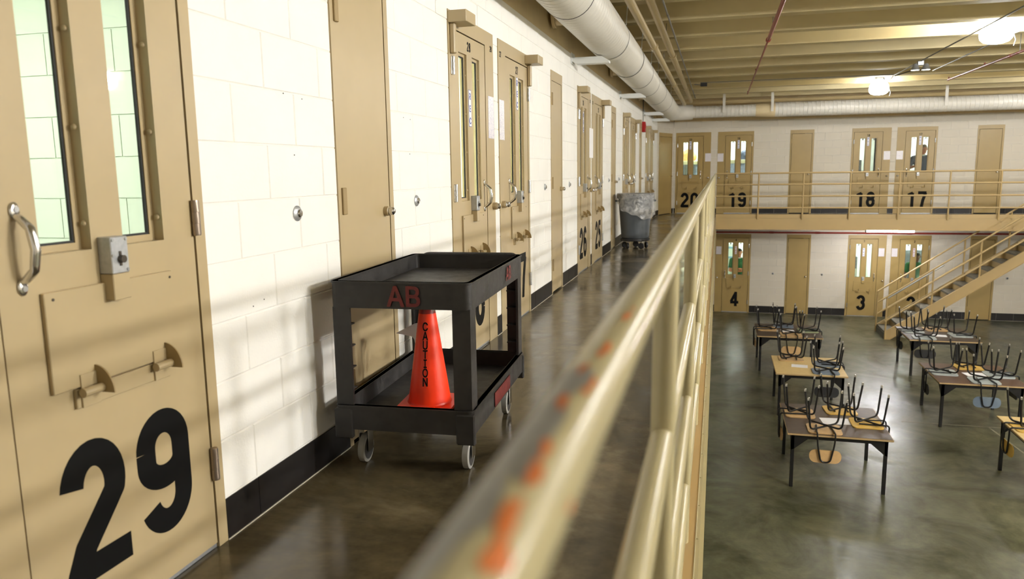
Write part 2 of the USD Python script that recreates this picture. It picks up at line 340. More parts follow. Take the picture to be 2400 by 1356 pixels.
# the angled corner wall between the two
A0, A1 = np.array([0.0, 21.2]), np.array([0.38, D])
ca = math.degrees(math.atan2(A1[1] - A0[1], A1[0] - A0[0])); cl = float(np.linalg.norm(A1 - A0))
wc = thing('wall_corner', 'short angled white wall in the corner with a plain tan door', 'wall', (A0[0], A0[1], 0), ca, kind='structure')
block_wall(wc, 0.0, cl, 0.0, 2.58, [op(.13, .98, -.01, 2.26)], ZROW, .1, white_wall_back, (0, 1))
part(wc, 'upper_band', box(0, cl, .01, .2, 2.58, 3.49), tan_wall)
# walls out of the picture that close the hall
solo('wall_right', box(15.0, 15.2, -6, D + .2, ZL, 3.7), white_wall_back, 'plain cream wall closing the right side of the hall', 'wall', kind='structure')
solo('wall_front', box(-2.5, 15.2, -6.2, -6.0, ZL, 3.7), white_wall_back, 'plain cream wall behind the viewer', 'wall', kind='structure')
solo('wall_left_lower', box(-.2, 0.0, -6, D, ZL, -0.16), white_wall_back, 'cream wall beneath the left walkway', 'wall', kind='structure')

# ---------------------------------------------------------------- floors, deck edges
RX, RY = 1.585, 20.19
deck = sg.Polygon([(0, -6), (RX, -6), (RX, RY), (15, RY), (15, D), (A1[0], D), (A0[0], A0[1])])
m = extr(deck, .16); m.apply_translation((0, 0, -.16))
solo('floor', m, floor_up_m, 'polished brown concrete floor of the upper walkway', 'floor', kind='structure')
fl = thing('floor_lower', 'polished greenish concrete floor of the hall below', 'floor', kind='structure')
part(fl, 'slab', box(-.2, 15, -6, D + .2, ZL - .2, ZL), floor_low_m)
for a, b in (((4.6, 13.02), (9.5, 13.02)), ((6.35, 8.0), (5.85, 13.0))):
    a, b = np.array(a), np.array(b); t = (b - a) / np.linalg.norm(b - a); nn = np.array([-t[1], t[0]]) * .012
    q = extr(sg.Polygon([a + nn, b + nn, b - nn, a - nn]), .0012); q.apply_translation((0, 0, ZL))
    part(fl, 'joint', q, joint_m, label='pale filled joint line in the concrete')
e = thing('trim_1', 'cream steel beam edging the left walkway under the railing', 'beam', kind='structure')
part(e, 'top_plate', box(1.50, 1.586, -5, RY, 0, .004), fascia_paint)
part(e, 'web', box(1.575, 1.588, -5, RY, -.30, 0), rail_paint)
part(e, 'upper_bead', tube([(1.584, -5, .004), (1.584, RY, .004)], .0022, 6), rail_paint)
part(e, 'lower_flange', box(1.588, 1.608, -5, RY, -.31, -.295), rail_paint)
part(e, 'upper_flange', box(1.588, 1.597, -5, RY, -.012, 0), rail_paint)
wm = []
for k in range(60): wm.append(box(1.585, 1.591, .9 + k * .27, .93 + k * .27, -.004, .003))
part(e, 'weld_beads', wm, rail_paint, kind='stuff')
part(e, 'toe_plate', box(1.512, 1.518, -5, RY, .004, .10), fascia_paint)
e = thing('trim_2', 'tan steel beam edging the far walkway above the ground floor doors', 'beam', kind='structure')
part(e, 'web', box(RX, 15, RY - .012, RY, -.27, 0), fascia_paint)
part(e, 'bottom_flange', box(RX, 15, RY - .06, RY, -.285, -.27), fascia_paint)
part(e, 'toe_plate', box(RX, 15, RY + .03, RY + .036, .0, .10), fascia_paint)

# ---------------------------------------------------------------- ceiling of concrete tees
ce = thing('ceiling', 'tan painted concrete ceiling of deep parallel ribs', 'ceiling', kind='structure')
part(ce, 'slab', box(-.3, 15.2, -6.2, D + .3, 3.49, 3.65), ceiling_m)
for k in range(-12, 10):
    y = 10.12 + 1.247 * k
    if y < -5.8 or y > 22: continue
    prof = sg.Polygon([(y, 3.11), (y + .20, 3.11), (y + .28, 3.50), (y - .04, 3.50)])
    q = trimesh.creation.extrude_polygon(prof, 15.0, engine='earcut')
    v = q.vertices.copy(); q.vertices = np.c_[v[:, 2], v[:, 0], v[:, 1]]
    part(ce, 'rib', q, beam_m)

# ---------------------------------------------------------------- cells behind the doors
words = {'29': 'tan steel cell door 29, nearest, cut by the left edge of the photo', '28': 'tan steel cell door 28, left one of the pair behind the cart', '27': 'tan steel cell door 27, right one of the pair behind the cart', '26': 'tan steel cell door 26, left one of the second pair, before the grey bin',
         '25': 'tan steel cell door 25, right one of the second pair, before the grey bin', '24': 'tan cell door with its number hidden behind the bin, left of its pair', '23': 'tan cell door with its number hidden behind the bin, right of its pair', '22': 'left cell door of the farthest pair on the left wall', '21': 'last cell door on the left wall before the corner',
         '20': 'tan cell door 20 on the far wall, crossed by the near railing', '19': 'tan cell door 19, second from the left on the far upper walkway', '18': 'tan cell door 18, left one of the right hand pair on the far upper walkway', '17': 'tan cell door 17, rightmost numbered door on the far upper walkway',
         '4': 'tan cell door 4, leftmost on the ground floor', '3': 'tan cell door 3 on the ground floor left of the stairs', '2': 'tan ground floor cell door half hidden by the stair rails'}
def cell_room(name, label, axis, u0, u1, z0, depth=2.9, thick=0.2, blocks=None, light=True):
    """a cell as a small block room: u along the wall, going back 'depth' from it"""
    R = thing(name, label, 'cell', (0, 0, 0) if axis == 'L' else (0, D, 0), 90 if axis == 'L' else 0, kind='structure')
    t = .08
    part(R, 'side_wall', box(u0 - t, u0, thick, depth, z0, z0 + 2.5), cell_white)
    if not blocks: part(R, 'side_wall', box(u1, u1 + t, thick, depth, z0, z0 + 2.5), cell_white)
    else:
        part(R, 'side_wall', box(u1 + .001, u1 + t, thick, depth, z0, z0 + 2.5), cell_white)
        for k in range(13):
            zz = z0 - .065 + k * BH
            for j in range(8):
                d0 = thick + (j - (k % 2) * .5) * BL; d1 = d0 + BL
                d0, d1 = max(d0, thick), min(d1, depth)
                if d1 - d0 < .03: continue
                part(R, 'block', box(u1 - .006, u1 + .005, d0 + .003, d1 - .003, max(zz + .003, z0), min(zz + BH - .003, z0 + 2.5)), cell_white)
    part(R, 'rear_wall', box(u0 - t, u1 + t, depth, depth + t, z0, z0 + 2.5), cell_white)
    part(R, 'cell_ceiling', box(u0 - t, u1 + t, thick, depth + t, z0 + 2.5, z0 + 2.56), cell_white)
    part(R, 'cell_floor', box(u0 - t, u1 + t, thick, depth + t, z0 - .16, z0 - .001), cell_floor)
    if light:
        c = (u0 + u1) / 2
        part(R, 'lamp_housing', box(c - .16, c + .16, 1.2, 2.2, z0 + 2.46, z0 + 2.5), bracket_white)
        part(R, 'lamp_lens', box(c - .13, c + .13, 1.25, 2.15, z0 + 2.452, z0 + 2.462), cell_lens_29 if blocks else (cell_lens_left if axis == 'L' else cell_lens))
    return R
cell_lens = emit('cell_lamp_lens', (1.0, 1.0, 0.94), CELL_STRENGTH)
cell_lens_left = emit('cell_lamp_lens_left', (1.0, 1.0, 0.96), CELL_STRENGTH * 2.5)
cell_lens_29 = emit('cell_lamp_lens_dim', (1.0, 1.0, 0.94), CELL_STRENGTH * 0.95)
cell_room('cell_room', 'white block cell seen through the windows of door 29', 'L', .2, 3.17, 0, blocks=True)
for n, (a, b) in (('28', (3.74, 5.52)), ('27', (5.66, 7.46)), ('26', (8.2, 10.0)), ('25', (10.1, 11.9)), ('24', (12.6, 14.45)), ('23', (14.6, 16.3)), ('22', (16.9, 18.72)), ('21', (18.85, 20.6))):
    cell_room('cell_room', 'lit white cell behind ' + words[n], 'L', a, b, 0)
for n, (a, b) in (('20', (.42, 1.42)), ('19', (1.55, 3.4)), ('18', (4.2, 6.06)), ('17', (6.14, 7.95))):
    cell_room('cell_room', 'lit white cell behind ' + words[n], 'B', a, b, 0, depth=2.4)
for n, (a, b) in (('4', (1.5, 3.4)), ('3', (4.3, 6.08)), ('2', (6.17, 7.95))):
    cell_room('cell_room', 'lit white cell behind ' + words[n], 'B', a, b, ZL, depth=2.4)

# ---------------------------------------------------------------- cell doors
def reveal_screws(P, u, side, zs, z0, F):
    for z in zs:
        s = trimesh.creation.icosphere(1, .0085); s.apply_scale((.7, 1, 1)); s.apply_translation((u + side * .002, .014, z0 + z))
        part(P, 'screw', F(s), beige, smooth=True)
def cell_door(num, axis, u, hinge, z0, top, col, label, near=False, closer=False, glassm=None, tab=False):
    W = WD
    R = thing(f'door_{num}', label, 'cell door', (0, u, 0) if axis == 'L' else (u, D, 0), 90 if axis == 'L' else 0, kind='structure')
    F = (lambda m: m) if hinge == 'L' else (lambda m: flip(m, W))
    X = (lambda x: x) if hinge == 'L' else (lambda x: W - x)
    Z = lambda a: a + z0
    head = top - .105
    gp = (.0025 if near else 0.0) if axis == 'L' else .005
    fr = sbox(0, W, Z(0), Z(top)).difference(sbox(.048, .763, Z(-.02), Z(head + .005)))
    stop = sbox(.04, .77, Z(0), Z(head + .02)).difference(sbox(.075, .735, Z(-.02), Z(head - .025)))
    part(R, 'frame', [F(wallplate(fr, -.11, .006)), F(wallplate(stop, -.11, -.052))], col)
    wins = [sbox(.19, .355, Z(1.068), Z(2.02)), sbox(.468, .63, Z(1.068), Z(2.02))]
    leaf = sbox(.052 + gp, .759 - gp, Z(.018), Z(head - gp)).difference(unary_union(wins))
    part(R, 'leaf', F(wallplate(leaf, -.046, .003)), col)
    for w in wins:
        a, b, c, d = w.bounds
        dp = .030 if num == '29' else .013; inner = sbox(a + .019, c - .019, b + .019, d - .019); hole = sbox(a + .025, c - .025, b + .025, d - .025)
        wf = part(R, 'window_frame', F(wallplate(w.difference(inner), -dp - .014, -dp)), col)
        part(wf, 'gasket', F(wallplate(sbox(a + .016, c - .016, b + .016, d - .016).difference(hole), -dp - .012, -dp - .004)), gap_black)
        if near:
            for uu, s in ((a, 1), (c, -1)): reveal_screws(wf, uu, s, (1.137, 1.39, 1.64, 1.89), z0, F)
        part(R, 'pane', F(wallplate(sbox(a + .02, c - .02, b + .02, d - .02), -dp - .018, -dp - .013)), glassm or pane_m)
        if tab: part(R, 'latch_tab', F(wallplate(sg.Polygon([((a+c)/2 - .018, d - .03), ((a+c)/2 + .018, d - .03), ((a+c)/2 + .006, d - .075), ((a+c)/2 - .006, d - .075)]), -dp - .003, -dp + .003)), gap_black, label='dark notched tab at the top of the pane')
    part(R, 'threshold', F(wallplate(sbox(.05, .76, Z(0), Z(.015)), -.08, -.004)), galv)
    # pull handle
    hz = Z(1.09)
    pts = [(.692, -.006, hz + .082), (.692, -.022, hz + .072), (.692, -.048, hz + .05), (.692, -.058, hz), (.692, -.048, hz - .05), (.692, -.022, hz - .072), (.692, -.006, hz - .082)]
    tt = np.linspace(0, 1, 25); pp = np.array(pts); cs = [np.interp(tt, np.linspace(0, 1, 7), pp[:, k]) for k in range(3)]
    hm = [tube(np.stack(cs, 1), .0085 + .003 * np.sin(tt * PI), 10)]
    for s in (-1, 1):
        f = trimesh.creation.icosphere(2, 1.0); f.apply_scale((.0145, .006, .022)); f.apply_translation((.692, -.006, hz + s * .092)); hm.append(f)
    h = part(R, 'handle', F(trimesh.util.concatenate(hm)), chrome, smooth=True, label='bowed chrome pull handle')
    if near:
        for s in (-1, 1): part(h, 'screw', F(cyl((.692, -.012, hz + s * .096), (.692, -.0145, hz + s * .096), .007, 12)), steel)
    for zc in (1.126, .30, 1.915):
        k = lathe([(0, -.056), (.0125, -.056), (.0135, -.05), (.0135, -.0185), (.0125, -.018), (.0125, -.017), (.0135, -.0165), (.0135, .018), (.0125, .0185), (.0125, .0195), (.0135, .02), (.0135, .05), (.0125, .056), (0, .056)], 14)
        k.apply_translation((.05, -.014, Z(zc))); pl = rbox(.036, .052, -.012, -.003, Z(zc) - .054, Z(zc) + .054, .002)
        part(R, 'hinge', F(trimesh.util.concatenate([k, pl])), steel if not near or num != '29' else brown_steel, smooth=30, label='steel hinge knuckle')
    # lock: steel case over a painted cover
    lk = part(R, 'lock_case', F(rbox(.387, .449, -.047, -.003, Z(.998), Z(1.098), .002)), galv, label='bare steel lock case')
    if near:
        part(lk, 'keyhole', F(trimesh.util.concatenate([cyl((.418, -.047, Z(1.037)), (.418, -.060, Z(1.037)), .0105, 14), rbox(.414, .422, -.05, -.046, Z(1.018), Z(1.058), .001)])), dark_metal, smooth=30)
        for du, dz in ((-.024, .042), (.024, .042), (-.024, -.042), (.026, .0)): part(lk, 'screw', F(cyl((.418 + du, -.0465, Z(1.048) + dz), (.418 + du, -.0495, Z(1.048) + dz), .0045, 10)), steel)
    else: part(lk, 'keyhole', F(cyl((.418, -.047, Z(1.037)), (.418, -.058, Z(1.037)), .0105, 10)), dark_metal)
    part(R, 'lock_cover', F(rbox(.387, .449, -.046, -.003, Z(.925), Z(.997), .002)), col)
    # food slot hatch
    ft = part(R, 'slot_hatch', F(rbox(.184, .646, -.016, -.003, Z(.712), Z(.974), .002)), col)
    if near:
        for uu in (.195, .62): part(ft, 'bolt', F(cyl((uu if uu > .4 else .195, -.0155, Z(.955)), (uu if uu > .4 else .195, -.0175, Z(.955)), .004, 8)), dark_metal)
    part(R, 'slot_sill', F(rbox(.235, .577, -.014, -.003, Z(.655), Z(.708), .002)), col)
    s0 = .184 if hinge == 'L' else W - .646
    for q in (.08, .35):
        x = s0 + q - .01
        lp = part(R, 'slot_latch', [cyl((x, -.034, Z(.70)), (x + .066, -.034, Z(.70)), .0125, 12)], col, smooth=30)
        fan = sg.Polygon([(0, 0)] + [(.062 * math.cos(a), .075 * math.sin(a)) for a in np.linspace(0, PI / 2, 10)])
        fm = extr(fan, .005); v = fm.vertices.copy(); fm.vertices = np.c_[v[:, 2] + x + .064, -(v[:, 0] + .012), v[:, 1] + Z(.686)]; fm.invert()
        part(lp, 'latch_flag', fm, beige_dark if axis == 'L' else col)
        part(lp, 'latch_plate', rbox(x + .012, x + .075, -.020, -.014, Z(.655), Z(.745), .001), col)
    # numbers
    cx = X(.405)
    hgt = .39 if axis == 'L' else .42
    part(R, 'number', wallplate(number_poly(num, cx, Z(.168), hgt, .225), .003, .0042), number_paint, label=f'black painted number {num}')
    part(R, 'small_number', wallplate(number_poly(num, cx, Z(2.045), .062, .034), .003, .004), number_paint, label=f'small black number {num}')
    if near or axis == 'L': part(R, 'corner_number', wallplate(number_poly(num, X(.905), Z(2.115), .042, .022), .006, .007), number_paint)
    kb = lathe([(0, 0), (.026, 0), (.027, .03), (.024, .034)], 18, 'y'); kb.apply_scale((1, -1, 1)); kb.invert(); kb.apply_translation((.905, -.005, Z(1.005)))
    kk = lathe([(0, .03), (.02, .03), (.022, .045), (.017, .056), (0, .06)], 18, 'y'); kk.apply_scale((1, -1, 1)); kk.invert(); kk.apply_translation((.905, -.005, Z(1.005)))
    b = part(R, 'bolt_boss', F(kb), col, smooth=30); part(b, 'knob', F(kk), chrome, smooth=30, label='chrome knob')
    if closer:
        u0 = 0.0 if hinge == 'L' else -.04
        cb = part(R, 'closer_box', F(rbox(u0, u0 + .185, -.125, -.006, Z(2.165), Z(2.235), .003)), col)
        part(cb, 'closer_rod', F(rbox(.022, .062, -.04, -.006, Z(1.985), Z(2.165), .006)), col)
    return R
for n, u, hs in LEFT: cell_door(n, 'L', u, hs, 0.0, TOPL, beige, words[n], near=n in ('29', '28', '27'), closer=True)
for n, u, hs in BACK_UP: cell_door(n, 'B', u, hs, 0.0, TOPB, beige_back, words[n], glassm=pane_clear, tab=True)
for n, u, hs in BACK_LOW: cell_door(n, 'B', u, hs, ZL, TOPL, beige_back, words[n], glassm=pane_clear, tab=True)

def chase_door(n, axis, u, W, z0, top, col, label, loc=None, rz=None, hinge='L'):
    R = thing(f'door_{n}', label, 'door', loc or ((0, u, 0) if axis == 'L' else (u, D, 0)), (90 if axis == 'L' else 0) if rz is None else rz, kind='structure')
    Z = lambda a: a + z0
    F = (lambda m: m) if hinge == 'L' else (lambda m: flip(m, W))
    part(R, 'frame', F(wallplate(sbox(0, W, Z(0), Z(top)).difference(sbox(.035, W - .045, Z(-.02), Z(top - .098))), -.1, .006)), col)
    part(R, 'leaf', F(wallplate(sbox(.039 + (0 if axis == 'L' else .005), W - .049 - (0 if axis == 'L' else .005), Z(.02), Z(top - .102 - (0 if axis == 'L' else .005))), -.045, .003)), col)
    part(R, 'threshold', F(wallplate(sbox(.035, W - .045, Z(.0), Z(.018)), -.1, -.03)), gap_black)
    for zc in (1.137, .30, 1.97): part(R, 'hinge', F(rbox(.028, .064, -.016, -.003, Z(zc) - .06, Z(zc) + .06, .004)), beige_dark if axis == 'L' else col)
    kb = lathe([(0, 0), (.024, 0), (.024, .022), (.018, .026)], 18, 'y'); kb.apply_scale((1, -1, 1)); kb.invert(); kb.apply_translation((W - .105, -.003, Z(1.07)))
    kk = lathe([(0, .022), (.016, .022), (.02, .034), (.019, .046), (.012, .053), (0, .055)], 18, 'y'); kk.apply_scale((1, -1, 1)); kk.invert(); kk.apply_translation((W - .105, -.003, Z(1.07)))
    b = part(R, 'rose', F(kb), col, smooth=30); part(b, 'knob', F(kk), chrome, smooth=30, label='chrome knob')
cw = ['narrow plain tan door behind the near end of the cart', 'narrow plain tan door between doors 27 and 26', 'narrow plain tan door just left of the grey bin', 'narrow plain tan door near the far end of the left wall']
for k, (u, w) in enumerate(LEFT_CHASE): chase_door(41 + k, 'L', u, w, 0, TOPL, beige, cw[k])
for k, ((u, w), t) in enumerate(zip(BACK_CHASE, ('narrow plain tan door on the far upper walkway between 19 and 18', 'narrow plain tan door on the far upper walkway at the right edge'))): chase_door(51 + k, 'B', u, w, 0, TOPB, beige_back, t)
for k, ((u, w), t) in enumerate(zip(LOW_CHASE, ('narrow plain tan door on the ground floor between 4 and 3', 'narrow plain tan door on the ground floor behind the staircase'))): chase_door(61 + k, 'B', u, w, ZL, TOPL, beige_back, t)
dv = (A1 - A0) / cl
chase_door(71, 'B', 0, .98, 0, 2.25, beige_back, 'plain tan door on the angled corner wall beyond the bin', loc=(A0[0] + dv[0] * .13, A0[1] + dv[1] * .13, 0), rz=ca)

# ---------------------------------------------------------------- baseboards: the lowest block course painted black
def baseboard(name, label, axis, u0, u1, z0, gaps, h=.148, ph=2.332, loc=None, rz=None):
    R = thing(name, label, 'baseboard', loc or ((0, 0, 0) if axis == 'L' else (0, D, 0)), (90 if axis == 'L' else 0) if rz is None else rz, kind='structure')
    free = sg.box(u0, 0, u1, 1)
    for a, b in gaps: free = free.difference(sg.box(a, -1, b, 2))
    for s in getattr(free, 'geoms', [free]):
        a, _, b, _ = s.bounds; x = a
        while x < b - 1e-6:
            e_ = min(b, ph + (math.floor((x - ph) / BL + 1e-6) + 1) * BL)
            if e_ - x > .01: part(R, 'base_block', rbox(x + .0015, e_ - .0015, -.006, .0, z0 + .002, z0 + h, .003), black_base)
            x = e_
        part(R, 'caulk_line', box(a, b, -.0095, -.0055, z0, z0 + .004), caulk_m)
baseboard('baseboard_left', 'black painted base course along the left wall', 'L', -2.5, 21.2, 0, [(u, u + WD) for _, u, _ in LEFT] + [(u, u + w) for u, w in LEFT_CHASE])
baseboard('baseboard_back', 'black painted base course along the far upper wall', 'B', .40, 15, 0, [(u, u + WD) for _, u, _ in BACK_UP] + [(u, u + w) for u, w in BACK_CHASE])
baseboard('baseboard_back_lower', 'black painted base course along the ground floor wall', 'B', 0, 15, ZL, [(u, u + WD) for _, u, _ in BACK_LOW] + [(u, u + w) for u, w in LOW_CHASE], h=.20)
baseboard('baseboard_corner', 'black painted base course on the angled corner wall', 'B', 0, cl, 0, [(.13, 1.11)], loc=(A0[0], A0[1], 0), rz=ca)

# round steel doorstops on the walls
def bumper(axis, u, z, label):
    d = -.006 if axis == 'L' else 0
    R = thing('doorstop', label, 'doorstop', (0, u, z) if axis == 'L' else (u, D, z), 90 if axis == 'L' else 0, group='round doorstops on the walls')
    a = lathe([(0, 0), (.031, 0), (.031, .004), (.024, .010), (.016, .012)], 20, 'y'); a.apply_scale((1, -1, 1)); a.invert()
    b = lathe([(.016, .010), (.0165, .015), (.013, .019), (0, .020)], 18, 'y'); b.apply_scale((1, -1, 1)); b.invert()
    part(R, 'flange', a, galv, smooth=30); part(R, 'bumper', b, chrome if axis == 'L' else dark_metal, smooth=30)
for u, t in ((2.715, 'round steel doorstop on the wall nearest, between door 29 and the first narrow door'), (3.97, 'round steel doorstop above the far end of the cart'), (7.25, 'round steel doorstop just beyond the pair of doors behind the cart'), (8.51, 'round steel doorstop just before the second pair of cell doors'),
             (11.73, 'round steel doorstop just left of the grey bin'), (12.95, 'small steel doorstop on the left wall above the bin')): bumper('L', u, 1.105, t)
for u, t in ((3.181, 'dark doorstop on the ground floor wall right of door 4'), (4.475, 'dark doorstop on the ground floor wall left of door 3'), (9.02, 'dark doorstop on the wall under the staircase')): bumper('B', u, -1.693, t)

# notices and signs stuck to the doors
def notice(axis, u0, u1, z0, z1, label, m=None):
    pl = sg.box(u0, z0, u1, z1); q = wallplate(pl, .0065, .0075)
    R = thing('notice', label, 'notice', (0, 0, 0) if axis == 'L' else (0, D, 0), 90 if axis == 'L' else 0, group='paper notices on the cell doors')
    part(R, 'sheet', q, m or notice_m)
notice('L', 5.372, 5.512, 1.50, 1.80, 'scribbled white notice on the right edge of door 28')
notice('L', 5.662, 5.80, 1.50, 1.80, 'scribbled white notice on the left edge of door 27')
notice('L', 9.87, 10.17, 1.42, 1.80, 'creased white notice across the gap between doors 26 and 25', paper_m)
for u, z, t in ((1.25, 1.46, 'faded notice right of the windows of the leftmost far upper door'), (1.588, 1.45, 'faded notice left of the windows of the second far upper door'), (5.865, 1.43, 'faded notice right of the windows of the third far upper cell door'), (6.175, 1.43, 'faded notice left of the windows of the rightmost far upper cell door')):
    notice('B', u, u + .16, z, z + .225, t, notice_far)
for u, t in ((1.62, 'white notice left of the windows of the ground floor door nearest the railing'), (5.885, 'white notice right of the windows of the ground floor door left of the stairs'), (6.21, 'white notice on the frame of the ground floor door behind the stair rails')):
    notice('B', u, u + .145, -1.165, -.94, t, notice_far)
def rec_sign(axis, u, z0, z1, text, ink, label):
    R = thing('letter_sign', label, 'sign', (0, 0, 0) if axis == 'L' else (0, D, 0), 90 if axis == 'L' else 0, group='lettered signs between the door windows')
    part(R, 'plate', wallplate(sg.box(u - .028, z0, u + .028, z1), .0035, .0045), ink)
    part(R, 'face', wallplate(sg.box(u - .025, z0 + .003, u + .025, z1 - .003), .0045, .005), sign_white)
    h = (z1 - z0) / len(text)
    for k, c in enumerate(text): part(R, 'letter', text_on(c, h * .52, u, z1 - h * (k + .78), .005, .9), ink)
rec_sign('L', 4.555 + .405, 1.56, 1.80, 'REC', ink_blue, 'narrow white sign lettered REC, the nearest, left of the two behind the cart')
rec_sign('L', 5.655 + .56, 1.76, 2.02, 'REC', ink_blue, 'narrow white sign lettered REC on the right hand door behind the cart')
rec_sign('L', 9.02 + .405, 1.72, 1.97, 'REC', ink_blue, 'narrow greyish sign lettered REC on the left door of the second pair')
for n, u in (('leftmost', .437 + .405), ('second', 1.586 + .56), ('third', 5.064 + .405), ('rightmost', 6.17 + .56)): rec_sign('B', u, 1.80, 2.03, 'REC', ink_blue, f'narrow pale sign lettered REC on the {n} far upper cell door')
rec_sign('B', 1.602 + .56, -1.16, -.93, 'RET', ink_red, 'narrow sign with red letters on the ground floor door nearest the railing')
rec_sign('B', 5.109 + .405, -1.17, -.94, 'RET', ink_blue, 'narrow sign with blue letters on the ground floor door left of the stairs')
rec_sign('B', 6.2 + .56, -1.16, -.93, 'RET', ink_red, 'narrow sign with red letters on the door behind the stair rails')
# ---------------------------------------------------------------- railings
RR = 0.0205
rx = lambda z: 1.5405 + .0085 * z
R = thing('railing', 'cream pipe railing along the left walkway, its near top rail chipped to orange and grey', 'railing')
for k, z in enumerate((1.118, .815, .505, .20)):
    q = part(R, 'rail', tube([(rx(z), -1.6, z), (rx(z), RY + .02, z)], RR, 36 if k == 0 else 24), rail_paint, smooth=40)
    if k == 0: NEAR_RAIL = q
for n in range(-1, 17):
    y = 1.243 * n
    part(R, 'post', tube([(rx(0), y, 0), (rx(1.11), y, 1.11)], RR, 16), rail_paint, smooth=30)
R = thing('railing', 'tan pipe railing along the far upper walkway', 'railing')
BXP = [1.549, 2.611, 3.667, 4.748, 5.842, 6.928, 7.996, 9.07, 10.14, 11.2, 12.28, 13.35, 14.4]
for z in (1.125, .845, .553, .262): part(R, 'rail', tube([(1.575, RY - .02, z), (14.95, RY - .02, z)], RR, 12), fascia_paint, smooth=30)
for x in BXP[1:]: part(R, 'post', tube([(x, RY - .02, -.03), (x, RY - .02, 1.12)], RR, 12), fascia_paint, smooth=30)

# ---------------------------------------------------------------- round duct, its brackets and hangers
def ribbed(y0, y1, r, step, rib, n=28, ax='y'):
    P = []; L = y1 - y0; k = max(2, int(L / step)); s = L / k
    for i in range(k): P += [(r, y0 + i * s), (r, y0 + i * s + s * .80), (r + rib, y0 + i * s + s * .86), (r + rib, y0 + i * s + s * .94)]
    return lathe(P + [(r, y1)], n, ax)
DX, DZ, DR = .368, 2.752, .232
R = thing('air_duct', 'large round white ribbed duct running along the left wall and turning along the far wall', 'air duct')
q = ribbed(-3.0, 20.72, DR, .115, .004); q.apply_translation((DX, 0, DZ)); part(R, 'duct_run', q, duct_white, smooth=30)
el = [(DX + .55 * (1 - math.cos(a)), 20.72 + .55 * math.sin(a), DZ) for a in np.linspace(0, PI / 2, 9)]
part(R, 'elbow', tube(el, np.linspace(DR, .19, 9), 28), duct_white, smooth=30)
BY, BZ = 21.27, 2.752
q = ribbed(DX + .55, 2.52, .155, .10, .005, 24, 'x'); q.apply_translation((0, BY, BZ)); part(R, 'duct_run', q, duct_white, smooth=30)
q = lathe([(.155, 2.52), (.165, 2.55), (.185, 2.95), (.185, 3.0)], 24, 'x'); q.apply_translation((0, BY, BZ)); part(R, 'reducer', q, tan_wall, smooth=30, label='smooth tan reducer section')
q = ribbed(3.0, 14.9, .185, .10, .006, 24, 'x'); q.apply_translation((0, BY, BZ)); part(R, 'duct_run', q, duct_white, smooth=30)
for y in (4.6, 6.55, 9.0, 10.8, 12.35, 13.7, 15.5, 17.4):
    q = lathe([(DR + .0045, -.008), (DR + .0065, -.006), (DR + .0065, .006), (DR + .0045, .008)], 32, 'y'); q.apply_translation((DX, y, DZ)); part(R, 'strap', q, black_strap, smooth=30)
for y in (5.0, 7.63, 11.84, 16.05):
    part(R, 'branch_stub', tube([(.01, y, DZ + .02), (.2, y, DZ + .02)], .10, 18), tan_wall, smooth=30, label='round branch stub entering the wall')
    q = lathe([(.10, 0), (.125, 0), (.125, .03), (.10, .03)], 18, 'x'); q.apply_translation((.012, y, DZ + .02)); part(R, 'stub_collar', q, tan_wall, smooth=30)
for y in (4.6, 6.55, 9.0, 10.8, 12.35, 13.7, 15.5, 17.4): part(R, 'hanger', tube([(DX + .20, y, DZ + .13), (DX + .215, y, 3.12 if y > 0 else 3.6)], .006, 6), bracket_white)
for x in (1.72, 2.92, 6.95, 9.4): part(R, 'hanger', rbox(x - .035, x + .035, BY - .20, BY - .19, 2.70, 3.3, .002), duct_white)
blabel = ['white wall bracket under the round duct, nearest', 'white wall bracket under the round duct, second from the viewer', 'white wall bracket under the round duct near the red alarm', 'farthest white wall bracket under the round duct']
for y, t in zip((8.72, 13.05, 17.34, 19.6), blabel):
    B = thing('duct_bracket', t, 'bracket', (0, y, 0), group='white wall brackets under the duct')
    pr = sg.Polygon([(.006, 2.51), (.34, 2.508), (.42, 2.462), (.42, 2.435), (.34, 2.435), (.05, 2.44), (.006, 2.47)])
    q = extr(pr, .13); v = q.vertices.copy(); q.vertices = np.c_[v[:, 0], v[:, 2] - .065, v[:, 1]]; q.invert(); part(B, 'arm', q, bracket_white)
    part(B, 'wall_plate', rbox(.0, .012, -.10, .10, 2.44, 2.56, .003), bracket_white)

# ---------------------------------------------------------------- pipes and conduits under the ceiling
def pipe(name, label, cat, pts, r, m, n=12, couplings=(), cm=None, hangers=()):
    R = thing(name, label, cat)
    part(R, 'run', tube(pts, r, n), m, smooth=30)
    a, b = np.array(pts[0], float), np.array(pts[-1], float); d = (b - a) / np.linalg.norm(b - a)
    for t in couplings: part(R, 'coupling', tube([a + d * (t - .06), a + d * (t + .06)], r * 1.3, n), cm or m, smooth=30)
    for t in hangers:
        c = a + d * t; part(R, 'hanger', tube([c + [0, 0, r], (c[0], c[1], 3.49)], .006, 6), conduit_m)
    return R
pipe('ceiling_pipe', 'beige pipe under the ceiling, nearer the round duct', 'pipe', [(.716, -3, 2.94), (.716, 20.9, 2.94)], .045, pipe_beige, couplings=(8, 14, 19), hangers=(10.0, 16.0))
q = pipe('ceiling_pipe', 'beige pipe under the ceiling with an open end towards the viewer', 'pipe', [(.885, 7.96, 3.01), (.885, 20.9, 3.01)], .045, pipe_beige, couplings=(4.5, 9.5), hangers=(3.0, 8.0))
part(q, 'end_collar', lathe([(.03, -.02), (.052, -.02), (.052, .06), (.045, .06)], 16, 'y').apply_translation((.885, 7.96, 3.01)), brown_steel, smooth=30, label='dark open pipe end')
pipe('ceiling_pipe', 'beige pipe above the duct along the far wall', 'pipe', [(.6, 21.62, 3.02), (14.9, 21.62, 3.02)], .055, pipe_beige)
